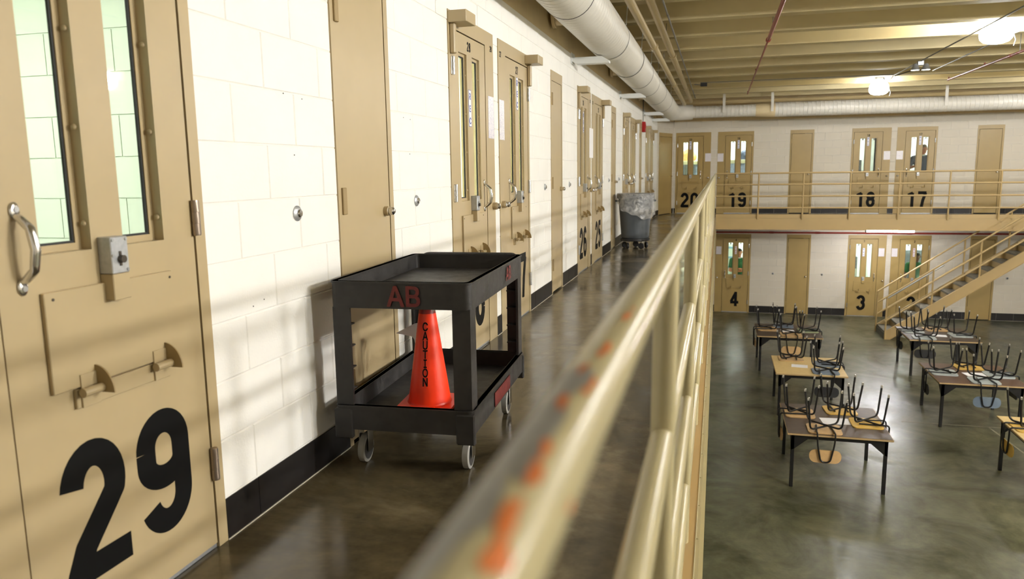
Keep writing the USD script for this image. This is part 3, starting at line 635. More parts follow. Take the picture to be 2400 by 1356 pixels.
pipe('conduit', 'thin grey conduit right of the two beige pipes', 'conduit', [(1.0, -3, 3.05), (1.0, 20.5, 3.05)], .011, conduit_m, 8, couplings=(9, 12.5, 16))
R = pipe('sprinkler_pipe', 'dark red sprinkler pipe pointing towards the far wall, left one', 'pipe', [(2.24, -3, 3.0), (2.24, 11.4, 3.0)], .024, pipe_red, couplings=(7.0,), hangers=(10.5, 13.5))
part(R, 'thin_run', tube([(2.24, 11.4, 3.0), (2.24, 19.3, 3.0)], .014, 10), pipe_red, smooth=30); part(R, 'reducer', lathe([(.024, -.05), (.034, -.05), (.034, .03), (.016, .06)], 14, 'y').apply_translation((2.24, 11.4, 3.0)), pipe_red, smooth=30)
for y in (8.0, 15.0, 19.2): part(R, 'sprinkler_head', lathe([(0, 0), (.012, 0), (.012, .03), (.02, .035), (.02, .04), (0, .04)], 10).apply_translation((2.24, y, 3.01)), pipe_red)
R = pipe('sprinkler_pipe', 'dark red sprinkler pipe at the right, passing the bright ceiling lamps', 'pipe', [(6.02, -3, 2.95), (6.02, 17.4, 2.95)], .02, pipe_red, couplings=(12.5, 17.0), hangers=(13.5, 16.6))
for y in (10.5, 15.2, 17.35): part(R, 'sprinkler_head', lathe([(0, 0), (.012, 0), (.012, .03), (.02, .035), (.02, .04), (0, .04)], 10).apply_translation((6.02, y, 2.96)), pipe_red)
pipe('conduit', 'grey conduit carrying the twin floodlight, left of the pair', 'conduit', [(4.98, -3, 3.06), (4.98, 17.2, 3.06)], .011, conduit_m, 8, couplings=(16.5, 18.5))
pipe('conduit', 'grey conduit between the floodlight and the right red pipe', 'conduit', [(5.55, -3, 3.06), (5.55, 16.6, 3.06)], .011, conduit_m, 8, couplings=(15.5, 17.5))
solo('cable', tube([(4.98, 17.2, 3.06), (5.0, 17.6, 3.02), (5.02, 18.2, 3.0), (5.08, 18.75, 3.2)], .010, 8, bend=.2), black_strap, 'black cable loop dropping from the conduit to the far lamp', 'cable', smooth=True)
solo('cable', tube([(5.0, 17.2, 3.05), (5.25, 17.0, 3.12), (5.5, 16.6, 3.08)], .010, 8, bend=.2), black_strap, 'short black cable arched between the two grey conduits', 'cable', smooth=True)
pipe('fire_main', 'dark red pipe along the ground floor wall under the far walkway', 'pipe', [(1.2, D - .10, -.525), (14.9, D - .10, -.525)], .024, pipe_red, couplings=(1.9, 3.1, 5.4))
pipe('conduit', 'thin dark conduit across the ceiling ribs near the far wall', 'conduit', [(1.2, 17.3, 3.09), (5.0, 17.3, 3.09)], .009, conduit_m, 8)
R = thing('junction_box', 'small black box at the end of the conduit by the beige pipes', 'box', (1.27, 17.3, 3.04)); part(R, 'case', rbox(-.07, .07, -.04, .04, -.03, .04, .006), black_plastic); part(R, 'stub', tube([(-.07, 0, 0), (-.2, 0, .02)], .01, 8), conduit_m)

# ---------------------------------------------------------------- lamps
def bay_lamp(x, y, z, power, label):
    R = thing('ceiling_lamp', label, 'lamp', (x, y, z), group='bell lamps under the hall ceiling')
    part(R, 'lens', lathe([(0, -.10), (.10, -.095), (.155, -.075), (.19, -.04), (.205, .02), (.19, .10), (.155, .17), (.11, .215)], 24), _bay[power], smooth=True, label='glowing prismatic bell')
    part(R, 'ballast', lathe([(0, .215), (.115, .215), (.12, .24), (.12, .40), (.10, .43), (.03, .44), (0, .44)], 20), galv, smooth=30)
    part(R, 'hanger', tube([(0, 0, .44), (0, 0, 3.49 - z)], .012, 8), conduit_m)
    part(R, 'bottom_ring', lathe([(.05, -.104), (.065, -.10), (.06, -.09)], 20), galv)
    q = tube([(.20, 0, .05), (.24, 0, -.06), (.22, 0, -.14)], .008, 6); part(R, 'guard_arm', q, black_strap)
_bay = {k: usdkit.material(stage, LK + f'bay_lens_{k}', {'e': ('emission', {'color': BAY_COLOUR, 'strength': v})}, [], surface='e.emission') for k, v in BAY.items()}
bay_lamp(5.22, 12.05, 2.985, 'mid', 'glaring ceiling lamp at the upper right, nearer of the two in view')
bay_lamp(5.00, 18.75, 2.92, 'far', 'glaring ceiling lamp close to the far wall duct')
bay_lamp(5.22, 3.6, 2.985, 'near', 'ceiling lamp out of view above the near hall')
for x_, y_, w_ in ((11.4, 1.9, 'first'), (8.7, 3.6, 'second'), (11.4, 5.2, 'third')): bay_lamp(x_, y_, 2.985, 'row2_near', f'ceiling lamp out of view in the second row, {w_} from the near end')
bay_lamp(9.4, 12.05, 2.985, 'row2_mid', 'ceiling lamp out of view in the second row, middle')
bay_lamp(9.4, 18.75, 2.92, 'row2_far', 'ceiling lamp out of view in the second row, far end')
R = thing('floodlight', 'small twin-headed floodlight hung from the conduit', 'floodlight', (4.98, 15.05, 2.985))
part(R, 'bracket', rbox(-.05, .05, -.03, .03, .0, .08, .006), galv)
for s in (-1, 1):
    q = lathe([(.0, .05), (.03, .045), (.06, -.02), (.075, -.06), (.07, -.06), (.03, .02), (0, .03)], 16); q.apply_translation((s * .085, -.02, -.02))
    h = part(R, 'head', q, galv, smooth=30)
    q = lathe([(0, -.056), (.068, -.058)], 16); q.apply_translation((s * .085, -.02, -.02)); part(h, 'lens', q, emit('flood_lens_' + ('a' if s < 0 else 'b'), (1, 1, 1), 6.0))
R = thing('tube_light', 'glowing tube light under the far walkway above door 3', 'lamp', (5.77, 20.55, -.33))
part(R, 'housing', rbox(-.55, .55, -.07, .07, .03, .05, .004), bracket_white)
part(R, 'lens', tube([(-.55, 0, 0), (.55, 0, 0)], .032, 14), emit('tube_lens', (1.0, .98, 1.0), TUBE_STRENGTH), smooth=30)
for s in (-.55, .55): part(R, 'end_cap', rbox(s - .012, s + .012, -.04, .04, -.035, .035, .004), bracket_white)
part(R, 'stem', tube([(0, 0, .05), (0, 0, .17)], .01, 8), conduit_m)
R = thing('fire_alarm', 'red fire alarm box high on the left wall with a conduit above it', 'alarm', (0, 16.93, 2.17))
part(R, 'case', rbox(0, .075, -.09, .09, -.11, .11, .01), alarm_red); part(R, 'grille', rbox(.075, .082, -.05, .05, -.03, .05, .003), alarm_red); part(R, 'conduit', tube([(.02, 0, .11), (.02, 0, .6)], .011, 8), conduit_m)

# ---------------------------------------------------------------- staircase
SL = .71; Y0, Y1 = 19.40, 20.05
Y0, Y1 = 19.40, 20.10
zs = lambda x: -1.754 + SL * (x - 6.8)            # top of the stringers
R = thing('staircase', 'tan steel staircase rising to the right with grey treads', 'staircase')
XE = 9.15
def slope(x0, x1, za, zb, y0, y1):
    pr = sg.Polygon([(x0, zs(x0) + za), (x1, zs(x1) + za), (x1, zs(x1) + zb), (x0, zs(x0) + zb)])
    if x0 < 5.7: pr = pr.intersection(sg.box(0, ZL, 20, 5))
    q = trimesh.creation.extrude_polygon(pr, y1 - y0, engine='earcut'); v = q.vertices.copy(); q.vertices = np.c_[v[:, 0], v[:, 2] + y0, v[:, 1]]; q.invert(); return q
for y in (Y0, 20.36):
    part(R, 'stringer', slope(5.56, XE, -.275, 0, y, y + .02), fascia_paint)
    part(R, 'stringer_flange', slope(5.56, XE, -.012, 0, y - .03 if y == Y0 else y - .03, y + .02), fascia_paint)
    part(R, 'stringer_flange', slope(5.60, XE, -.278, -.266, y - .03, y + .02), fascia_paint)
for k in range(1, 14):
    z = ZL + .1887 * k; x = 6.8 + (z + 1.754 + .02) / SL
    tk = part(R, 'tread', rbox(x - .01, x + .30, Y0 + .02, 20.36, z - .035, z, .004), tread_m)
    part(R, 'riser', rbox(x + .262, x + .268, Y0 + .02, 20.36, z, z + .15, .001), beige_dark) if k < 13 else None
    part(tk, 'pan_lip', rbox(x - .016, x - .008, Y0 + .02, 20.36, z - .05, z - .004, .001), tread_m)
part(R, 'first_riser', rbox(5.545, 5.552, Y0 + .02, 20.36, ZL, ZL + .15, .001), tread_m)
for y, xs in ((Y0 + .01, (5.57, 6.52, 7.47, 8.42)), (20.37, (5.54, 6.47, 7.40, 8.33, 9.1))):
    for h in (.83, .54, .25): part(R, 'rail', tube([(5.55, y, zs(5.55) + h), (XE, y, zs(XE) + h)], .020, 10), fascia_paint, smooth=30)
    for x in xs: part(R, 'post', tube([(x, y, (ZL if x < 5.6 else zs(x) - .02)), (x, y, zs(x) + .83)], .020, 10), fascia_paint, smooth=30)
part(R, 'handrail', tube([(5.6, Y0 + .09, zs(5.6) + .76), (6.75, Y0 + .09, zs(6.75) + .76)], .019, 10), steel, smooth=30, label='bare steel handrail')

# ---------------------------------------------------------------- utility cart
R = thing('utility_cart', 'charcoal plastic two-shelf utility cart standing by the wall', 'cart', (.365, 3.315, 0), 3.2)
CW, CL = .30, .525
def rrect(w, l, r): return sg.box(-w + r, -l + r, w - r, l - r).buffer(r, join_style=1, quad_segs=4)
def tray(z0, z1, depth, name):
    q = [tr(extr(rrect(CW, CL, .03).difference(rrect(CW - .022, CL - .022, .02)), z1 - z0), (0, 0, z0)), tr(extr(rrect(CW - .018, CL - .018, .02), .012), (0, 0, z1 - depth - .012))]
    lip = tr(extr(rrect(CW + .004, CL + .004, .032).difference(rrect(CW - .024, CL - .024, .02)), .008), (0, 0, z1 - .008)); q.append(lip)
    return part(R, name, q, cart_m, smooth=30)
tt_ = tray(.715, .825, .075, 'top_tray'); bt = tray(.195, .300, .078, 'bottom_tray')
def letters(text, h, x, y, z, rz, mname, parent, name='stencil', gap=1.0):
    q = text_on(text, h, 0, 0, 0.0, 1.0); return part(parent, name, tr(q, (x, y, z), rz), mname, label=f'red stencilled letters {text}')
letters('AB', .080, .02, -CL - .005, .728, 0, cart_red, tt_)
letters('AB', .062, CW + .005, .16, .745, PI / 2, cart_red, tt_)
part(bt, 'paint_patch', rbox(CW + .002, CW + .0052, -.16, .16, .205, .27, .001), cart_red, label='faded red paint patch')
for sx in (-1, 1):
    for sy in (-1, 1):
        a, b = CW - .006, CL - .006
        L = sg.Polygon([(0, 0), (.075, 0), (.075, .012), (.012, .012), (.012, .085), (0, .085)])
        q = extr(L, .42); v = q.vertices; q.vertices = np.c_[sx * (a - v[:, 0]), sy * (b - v[:, 1]), v[:, 2] + .297]
        if sx * sy > 0: pass
        else: q.invert()
        lg = part(R, 'leg', q, cart_m)
        for k in range(4):
            z = .36 + k * .092
            part(lg, 'rib', box(sx * (a - .012), sx * (a - .068), sy * (b - .012), sy * (b - .06), z, z + .006), cart_m)
        part(R, 'corner_boot', rbox(sx * (CW + .006), sx * (CW - .075), sy * (CL + .006), sy * (CL - .02), .155, .285, .006), cart_m)
        wx, wy = sx * (CW - .065), sy * (CL - .145)
        W = part(R, 'caster', [tr(lathe([(0, -.0135), (.054, -.0135), (.058, -.0085), (.058, .0085), (.054, .0135), (0, .0135)], 28, 'x'), (wx, wy, .0625))], wheel_dark, smooth=30)
        q = tr(lathe([(.054, -.015), (.0625, -.012), (.0625, .012), (.054, .015), (.050, .0155), (.050, -.0155), (.054, -.015)], 28, 'x'), (wx, wy, .0625)); part(W, 'tyre', q, wheel_grey, smooth=30)
        part(W, 'fork', [rbox(wx + s * .021 - .002, wx + s * .021 + .002, wy - .02, wy + .035, .05, .165, .001) for s in (-1, 1)] + [rbox(wx - .025, wx + .025, wy - .02, wy + .05, .158, .172, .002)], chrome)
        part(W, 'mount', rbox(wx - .04, wx + .04, wy - .05, wy + .07, .172, .20, .004), cart_m)
part(R, 'handle_rail', tube([(-CW + .05, CL, .80), (-CW + .05, CL + .06, .815), (CW - .05, CL + .06, .815), (CW - .05, CL, .80)], .013, 10, bend=.05), cart_m, smooth=30)

# ---------------------------------------------------------------- traffic cone on the cart's lower shelf
CZ = .2225
R = thing('traffic_cone', 'orange traffic cone lettered CAUTION on the lower shelf of the cart', 'cone', (.385, 3.115, CZ), 6)
rc = lambda z: .097 - (.097 - .036) * (z - .014) / .42
part(R, 'base', extr(sg.box(-.125, -.125, .125, .125).buffer(-.02).buffer(.02), .012), cone_m)
part(R, 'body', lathe([(.102, .010), (.099, .016)] + [(rc(z), z) for z in np.linspace(.022, .40, 8)] + [(.0365, .43), (.034, .446), (.029, .45), (.026, .445), (.026, .42)], 36), cone_m, smooth=40)
part(R, 'tip', lathe([(rc(.418) + .0006, .418), (.0372, .43), (.0348, .4465), (.029, .4508), (.0255, .446)], 36), cone_rim, smooth=40, label='scuffed dark red tip')
part(R, 'strip', tr(rbox(.034, .037, -.012, .012, .405, .44, .001), (0, 0, 0), -.3), steel, label='bit of clear tape')
lm = []; ta = math.atan2(-3.115, 1.6267 - .385) - math.radians(6) - math.radians(13)
for k, ch in enumerate('CAUTION'):
    q = meshkit.text_mesh(ch, .036, .0012, True); v = q.vertices.copy()
    q = trimesh.remesh.subdivide_to_size(v, q.faces, .006); v, f = q[0], q[1]
    zz = .345 - k * .0405 + v[:, 1]; uu = (v[:, 0] - (v[:, 0].max() + v[:, 0].min()) / 2) * .72; rr = rc(zz) + .0002 + v[:, 2]
    an = ta + uu / rc(zz); lm.append(trimesh.Trimesh(np.c_[rr * np.cos(an), rr * np.sin(an), zz], f, process=False))
part(R, 'lettering', lm, number_paint, label='black vertical lettering CAUTION')
def sheet(fn, nu=14, nv=14, t=.0006):
    g = np.array([[fn(u, v) for v in np.linspace(0, 1, nv)] for u in np.linspace(0, 1, nu)]).reshape(-1, 3)
    f = [[i*nv+j, (i+1)*nv+j, (i+1)*nv+j+1] for i in range(nu-1) for j in range(nv-1)] + [[i*nv+j, (i+1)*nv+j+1, i*nv+j+1] for i in range(nu-1) for j in range(nv-1)]
    m = trimesh.Trimesh(g, f, process=False); n = m.vertex_normals
    v = np.vstack([g + n * t, g - n * t]); f = np.array(f); k = len(g)
    return trimesh.Trimesh(v, np.vstack([f, f[:, ::-1] + k]), process=False)
def paper_fn(u, v):            # u: 0 at the cone .. 1 outer edge ; v: 0 bottom .. 1 top
    x = .306 - u * .085 + .02 * math.sin(v * 3) * u; y = 3.225 + .03 * u + .05 * (v - .5) * u; z = .34 + v * .23
    if u > .45 and v > .75: x -= (u - .45) * (v - .75) * .5; z -= (u - .45) * (v - .75) * .35
    x += (1 - v) * u * .055; return (x, y, z - u * .02)
solo('paper_sheet', sheet(paper_fn), paper_m, 'curled white paper sheet hanging at the left of the orange cone', 'paper', smooth=True)

# ---------------------------------------------------------------- grey bin, its dolly and liner
BXY = (.345, 12.38)
R = thing('bin_dolly', 'black wheeled dolly under the grey bin', 'dolly', (*BXY, 0))
part(R, 'plate', lathe([(0, .125), (.225, .125), (.235, .135), (.235, .165), (.215, .172), (0, .172)], 32), black_plastic, smooth=30)
for k in range(5):
    a = .35 + k * 2 * PI / 5; x, y = .185 * math.cos(a), .185 * math.sin(a)
    c = part(R, 'caster', tr(lathe([(0, -.016), (.044, -.016), (.05, -.010), (.05, .010), (.044, .016), (0, .016)], 20, 'x'), (0, 0, 0), .5 + k, 0, 0).apply_translation((x, y, .05)), black_plastic, smooth=30)
    part(c, 'stem', tube([(x, y, .06), (x, y, .13)], .012, 10), chrome)
R = thing('trash_bin', 'tall round grey plastic bin with a clear liner folded over its rim', 'bin', (*BXY, .172))
part(R, 'body', lathe([(0, 0), (.212, 0), (.222, .012), (.225, .05), (.272, .63), (.276, .66)], 40), can_m, smooth=40)
part(R, 'rim', lathe([(.272, .628), (.292, .632), (.298, .66), (.296, .70), (.288, .705), (.272, .70), (.262, .64), (.215, .04), (0, .03)], 40), can_m, smooth=40)
for s in (-1, 1): part(R, 'grip', tr(rbox(.27, .325, -.05, .05, .58, .61, .008), (0, 0, 0), PI / 2 * (1 - s) + .25), can_m)
def liner():
    n, rows = 72, 9; V, F = [], []; rng = np.random.RandomState(3)
    for j in range(rows):
        v = j / (rows - 1)
        for i in range(n):
            a = 2 * PI * i / n; d = .19 + .15 * math.cos(a + .8) + .012 * math.sin(5 * a) + .01 * math.sin(11 * a + 1)
            fold = .006 * math.sin(9 * a + 3 * v) + .005 * math.sin(17 * a - 4 * v)
            r = .303 + fold * (0.3 + v) + .012 * v * math.cos(a + 1.15)
            z = .712 - d * v * 1.15
            if j == 0: r, z = .262, .69
            if j == 1: r, z = .296 + fold * .2, .714
            V.append((r * math.cos(a), r * math.sin(a), z))
    for j in range(rows - 1):
        for i in range(n):
            a, b = j*n + i, j*n + (i+1) % n; F += [[a, b, b + n], [a, b + n, a + n]]
    return trimesh.Trimesh(np.array(V), np.array(F), process=False)
solo('bin_liner', liner().apply_translation((*BXY, .172)), liner_m, 'clear plastic liner draped over the rim of the grey bin', 'bin liner', smooth=True)

# ---------------------------------------------------------------- tables with chairs turned up on them
TZ = ZL + .74
def table(x0, x1, y0, y1, top, label):
    cx, cy = (x0 + x1) / 2, (y0 + y1) / 2; w, l = (x1 - x0) / 2, (y1 - y0) / 2
    R = thing('table', label, 'table', (cx, cy, ZL), group='square tables on the ground floor')
    part(R, 'tabletop', rbox(-w + .004, w - .004, -l + .004, l - .004, .712, .74, .003), top)
    ring = sg.box(-w, -l, w, l).difference(sg.box(-w + .004, -l + .004, w - .004, l - .004))
    part(R, 'edge_band', tr(extr(ring, .022), (0, 0, .715)), edge_tan)
    i = .05
    part(R, 'apron', tr(extr(sg.box(-w + i, -l + i, w - i, l - i).difference(sg.box(-w + i + .02, -l + i + .02, w - i - .02, l - i - .02)), .055), (0, 0, .657)), black_steel)
    for sx in (-1, 1):
        for sy in (-1, 1):
            a, b = w - i, l - i
            g = part(R, 'leg', rbox(sx * a, sx * (a - .042), sy * b, sy * (b - .042), 0, .712, .003), black_steel)
            tri = sg.Polygon([(0, .657), (.20, .657), (.042, .52), (0, .50)])
            q = extr(tri, .004); v = q.vertices; q1 = trimesh.Trimesh(np.c_[sx * (a - v[:, 0]), sy * (b - v[:, 2]), v[:, 1]], q.faces, process=False)
            q2 = trimesh.Trimesh(np.c_[sx * (a - v[:, 2]), sy * (b - v[:, 0]), v[:, 1]], q.faces, process=False)
            part(g, 'gusset', [q1, q2], black_steel)
            part(g, 'glide', tr(cyl((0, 0, 0), (0, 0, .006), .018, 10), (sx * (a - .021), sy * (b - .021), -.0005)), steel)
table(2.57, 3.81, 9.87, 11.18, walnut, 'dark brown square table nearest in the left row')
table(2.63, 3.74, 12.85, 14.10, maple, 'pale maple square table in the middle of the left row')
table(2.47, 3.72, 15.75, 17.05, walnut, 'dark brown square table farthest in the left row')
table(5.05, 6.28, 12.80, 14.10, walnut_red, 'reddish brown square table in the middle of the right row')
table(5.32, 6.58, 15.97, 17.28, walnut, 'brown square table at the foot of the stairs')
table(5.34, 6.55, 9.95, 11.20, maple, 'pale maple square table cut off by the right edge')
def seat_shape(w, l, r): return sg.box(-w, -l, w, l).buffer(-r).buffer(r, quad_segs=6)
def make_chair(seat, back, x, y, yaw, label):
    """a stacking chair upside down: the seat lies on the table, legs up, the back hangs below past local -y"""
    R = thing('chair', label, 'chair', (x, y, TZ + .0005), yaw, group='upturned chairs on the tables')
    part(R, 'seat', tr(extr(seat_shape(.205, .19, .06), .014), (0, 0, 0)), seat_cols[seat])
    n = 9; V = []
    sh = seat_shape(.19, .085, .075); q = extr(sh, .012); q = trimesh.Trimesh(*trimesh.remesh.subdivide_to_size(q.vertices, q.faces, .06), process=False)
    v = q.vertices; q = trimesh.Trimesh(np.c_[v[:, 0], -.232 - v[:, 2] + .35 * v[:, 0] ** 2, v[:, 1] - .275], q.faces, process=False); q.fix_normals(); part(R, 'backrest', q, seat_cols[back])
    part(R, 'back_frame', tube([(-.085, .10, .024), (-.105, -.16, .026), (-.108, -.262, .03), (-.098, -.258, -.12), (-.055, -.256, -.345), (.055, -.256, -.345), (.098, -.258, -.12), (.108, -.262, .03), (.105, -.16, .026), (.085, .10, .024)], .0105, 10, bend=.05), black_steel, smooth=30)
    for s in (-1, 1):
        part(R, 'leg_frame', tube([(s * .225, -.205, .445), (s * .185, -.165, .055 + .012 * s), (-s * .185, .165, .055 + .012 * s), (-s * .225, .205, .445)], .0125, 10, bend=.07), black_steel, smooth=30)
        for a, b in ((s * .225, -.205), (-s * .225, .205)):
            g = lathe([(0, .0), (.0135, .0), (.014, .03), (.0125, .036), (0, .038)], 12); g.apply_translation((a, b, .437)); part(R, 'glide', g, chrome, smooth=30)
    return R
CH = [('tan', 'tan', 3.03, 10.095, 0, 'tan chair upturned on the nearest brown table, its tan back hanging at the front'), ('tan', 'tan', 2.79, 10.72, -90, 'tan chair upturned at the left side of the nearest brown table'),
      ('yellow', 'yellow', 3.34, 10.955, 180, 'yellow chair upturned at the rear of the nearest brown table'), ('yellow', 'yellow', 3.59, 10.45, 90, 'yellow chair upturned at the right side of the nearest brown table'),
      ('blue', 'black', 3.42, 13.075, 0, 'blue grey chair, black back hanging in front of the left row maple table'), ('tan', 'tan', 2.95, 13.875, 180, 'tan chair upturned at the rear of the maple table of the left row'), ('blue', 'black', 3.515, 13.60, 90, 'blue grey chair upturned at the right side of the maple table of the left row'),
      ('tan', 'tan', 3.13, 15.975, 0, 'tan chair upturned at the front of the farthest left table'), ('tan', 'tan', 2.695, 16.45, -90, 'tan chair upturned at the left side of the farthest left table'), ('green', 'black', 3.495, 16.42, 90, 'greenish chair upturned at the right side of the farthest left table'), ('blue', 'black', 3.05, 16.825, 180, 'dark blue chair upturned at the rear of the farthest left table'),
      ('grey', 'blue', 5.73, 13.02, 0, 'pale grey chair with a blue back hanging in front of the reddish table'), ('grey', 'black', 5.262, 13.44, -90, 'pale grey chair upturned at the left side of the reddish table'), ('yellow', 'black', 5.74, 13.885, 180, 'yellow chair upturned at the rear of the reddish table'), ('grey', 'black', 6.06, 13.44, 90, 'pale grey chair upturned at the right side of the reddish table'),
      ('grey', 'black', 5.62, 16.195, 0, 'pale grey chair with a black back hanging in front of the table by the stairs'), ('grey', 'black', 5.545, 16.80, -90, 'pale grey chair upturned at the left side of the table by the stairs'), ('tan', 'black', 6.02, 17.055, 180, 'tan chair upturned at the rear of the table by the stairs'), ('grey', 'black', 6.355, 16.55, 90, 'pale grey chair upturned at the right side of the table by the stairs'),
      ('yellow', 'yellow', 5.565, 10.72, -90, 'yellow chair upturned at the left side of the maple table at the right edge')]
rng = random.Random(11)
for s, b, x, y, a, t in CH: make_chair(s, b, x, y, a + rng.uniform(-5, 5), t)
PAP = [(3.24, 10.48, .40, .26, 6, 'white paper sheet on the nearest brown table'), (3.05, 13.40, .26, .20, -6, 'white paper sheet on the maple table of the left row'), (3.1, 16.35, .26, .2, 5, 'white paper sheet on the farthest left table'), (5.72, 13.42, .32, .22, 10, 'white paper sheet on the reddish table'), (5.95, 16.45, .28, .2, -8, 'white paper sheet on the table by the stairs')]
for x, y, w, h, a, t in PAP:
    q = rbox(-w / 2, w / 2, -h / 2, h / 2, 0, .0012, .0003); solo('paper_sheet', tr(q, (x, y, TZ + .0006), math.radians(a)), paper_m, t, 'paper')
# ---------------------------------------------------------------- paint chips on the near top rail
def chip(y, ang, dy, da, m, seed, lift=.0003):
    rg = np.random.RandomState(seed); n = 20; th = np.arange(n) * 2 * PI / n
    k = 1 + .22 * np.sin(2 * th + rg.rand() * 6) + .16 * np.sin(3 * th + rg.rand() * 6) + .10 * np.sin(5 * th + rg.rand() * 6) + .06 * rg.randn(n)
    V = [(0, 0)] + [(r_ * k[i] * math.cos(th[i]), r_ * k[i] * math.sin(th[i])) for r_ in (.35, .7, 1.0) for i in range(n)]
    F = [[0, 1 + i, 1 + (i + 1) % n] for i in range(n)]
    for q in range(2):
        for i in range(n):
            a, b = 1 + q * n + i, 1 + q * n + (i + 1) % n; F += [[a, a + n, b + n], [a, b + n, b]]
    V = np.array(V); yy = y + V[:, 0] * dy; an = np.radians(ang + V[:, 1] * da); r_ = RR + lift
    P = np.c_[rx(1.118) + r_ * np.cos(an), yy, 1.118 + r_ * np.sin(an)]
    part(NEAR_RAIL, 'paint_chip', trimesh.Trimesh(P, np.array(F)[:, ::-1], process=False), m, smooth=True, label='orange primer showing through' if m is rust_m else 'paint worn to grey metal')
for k, (y, a, dy, da) in enumerate([(.36, 108, .085, 26), (.26, 118, .075, 36), (.42, 84, .028, 17), (.33, 84, .05, 16)]): chip(y, a, dy, da, worn_grey, 40 + k)
for k, (y, a, dy, da) in enumerate([(.625, 73, .020, 6), (.665, 70, .008, 3), (.503, 75, .022, 8), (.447, 91, .013, 6), (.378, 88, .014, 8), (.424, 63, .010, 6), (.405, 66, .007, 5), (.312, 72, .010, 7), (.285, 68, .015, 8), (.243, 67, .017, 10), (.219, 58, .013, 11), (.293, 6, .005, 5)]): chip(y, a, dy, da, rust_m, k, .0006)

# ---------------------------------------------------------------- what shows inside the far cells
def cloth_panel(x0, x1, y, z0, z1, amp=.015, seed=0):
    return sheet(lambda u, v: (x0 + u * (x1 - x0), y + amp * math.sin(u * 19 + seed) * (1 - v) + amp * .5 * math.sin(u * 37 + v * 4 + seed), z0 + v * (z1 - z0)), 40, 8, .002)
def lump(cx, cy, cz, sx, sy, sz, seed, jag=.22):
    m = trimesh.creation.icosphere(3, 1.0); d = meshkit.fbm(m.vertices * 1.7 + 7, 3, seed) - .5
    m.vertices = m.vertices * (1 + jag * 2 * d[:, None]); m.vertices[:, 2] = np.maximum(m.vertices[:, 2], -.55)
    m.apply_scale((sx, sy, sz)); m.apply_translation((cx, cy, cz + .55 * sz)); return m
def bunk(x0, x1, z, label, cl_l, cl_r):
    R = thing('bunk', label, 'bunk')
    part(R, 'platform', rbox(x0, x1, 23.75, 24.65, z - .06, z, .006), bracket_white)
    part(R, 'front_lip', rbox(x0, x1, 23.72, 23.76, z - .09, z + .02, .006), mat('bunk_paint_' + str(int(x0 * 100)), lin(220, 216, 186), .5))
    xm = (x0 + x1) / 2
    part(R, 'blanket', cloth_panel(x0 + .01, xm, 23.80, z - .95, z - .09, .012, 1), cl_l, smooth=True); part(R, 'blanket', cloth_panel(xm, x1 - .01, 23.82, z - .95, z - .09, .02, 4), cl_r, smooth=True)
    part(R, 'wall_post', [rbox(x, x + .04, 24.0, 24.04, -.0, z - .06, .003) for x in (x0, x1 - .04)], bracket_white)
bunk(.43, 1.41, 1.475, 'upper bunk with grey and pale blue blankets inside cell 20', grey_cloth, bluewhite_cloth)
bunk(1.56, 3.39, 1.49, 'upper bunk with pale blue and grey blankets inside the second far cell', bluewhite_cloth, grey_cloth)
solo('clothes_bundle', lump(.74, 24.0, 1.476, .22, .18, .25, 3), orange_cloth, 'orange bundle behind the left pane of the leftmost far upper door', 'bundle', smooth=True)
solo('clothes_bundle', lump(1.13, 24.05, 1.476, .13, .16, .15, 5), white_cloth, 'white bundle behind the right pane of the leftmost far upper door', 'bundle', smooth=True)
solo('clothes_bundle', lump(2.36, 24.0, 1.491, .16, .16, .19, 8), blue_cloth, 'dark bundle on the bunk inside the second far cell', 'bundle', smooth=True)
R = thing('locker', 'grey locker with a tan box on it inside the third far cell', 'locker'); part(R, 'body', rbox(4.95, 5.52, 23.5, 23.95, 0, 1.44, .01), grey_cloth); part(R, 'top_box', rbox(5.0, 5.4, 23.55, 23.9, 1.44, 1.58, .01), orange_cloth)
R = thing('locker', 'grey locker behind the left pane of cell 3', 'locker'); part(R, 'body', rbox(5.05, 5.52, 23.3, 23.8, ZL, -1.28, .01), grey_cloth); part(R, 'door_panel', rbox(5.18, 5.50, 23.28, 23.3, ZL + .1, -1.62, .004), cell_white)
R = thing('towel_rack', 'white rack with pale blue stripes behind the left pane of cell 4', 'rack', (2.02, 23.9, 0)); part(R, 'panel', rbox(-.34, .14, 0, .03, ZL, -1.0, .004), cell_white)
stripe = mat('pale_blue_stripe', lin(140, 180, 206), .6)
for z in (-1.12, -1.42, -1.72): part(R, 'stripe', rbox(-.34, .14, -.012, 0, z - .03, z + .03, .002), stripe)
solo('partition_panel', rbox(6.3, 7.8, 23.9, 23.94, ZL, -1.13, .01), grey_cloth, 'grey panel standing inside the cell behind the stair rails', 'panel')

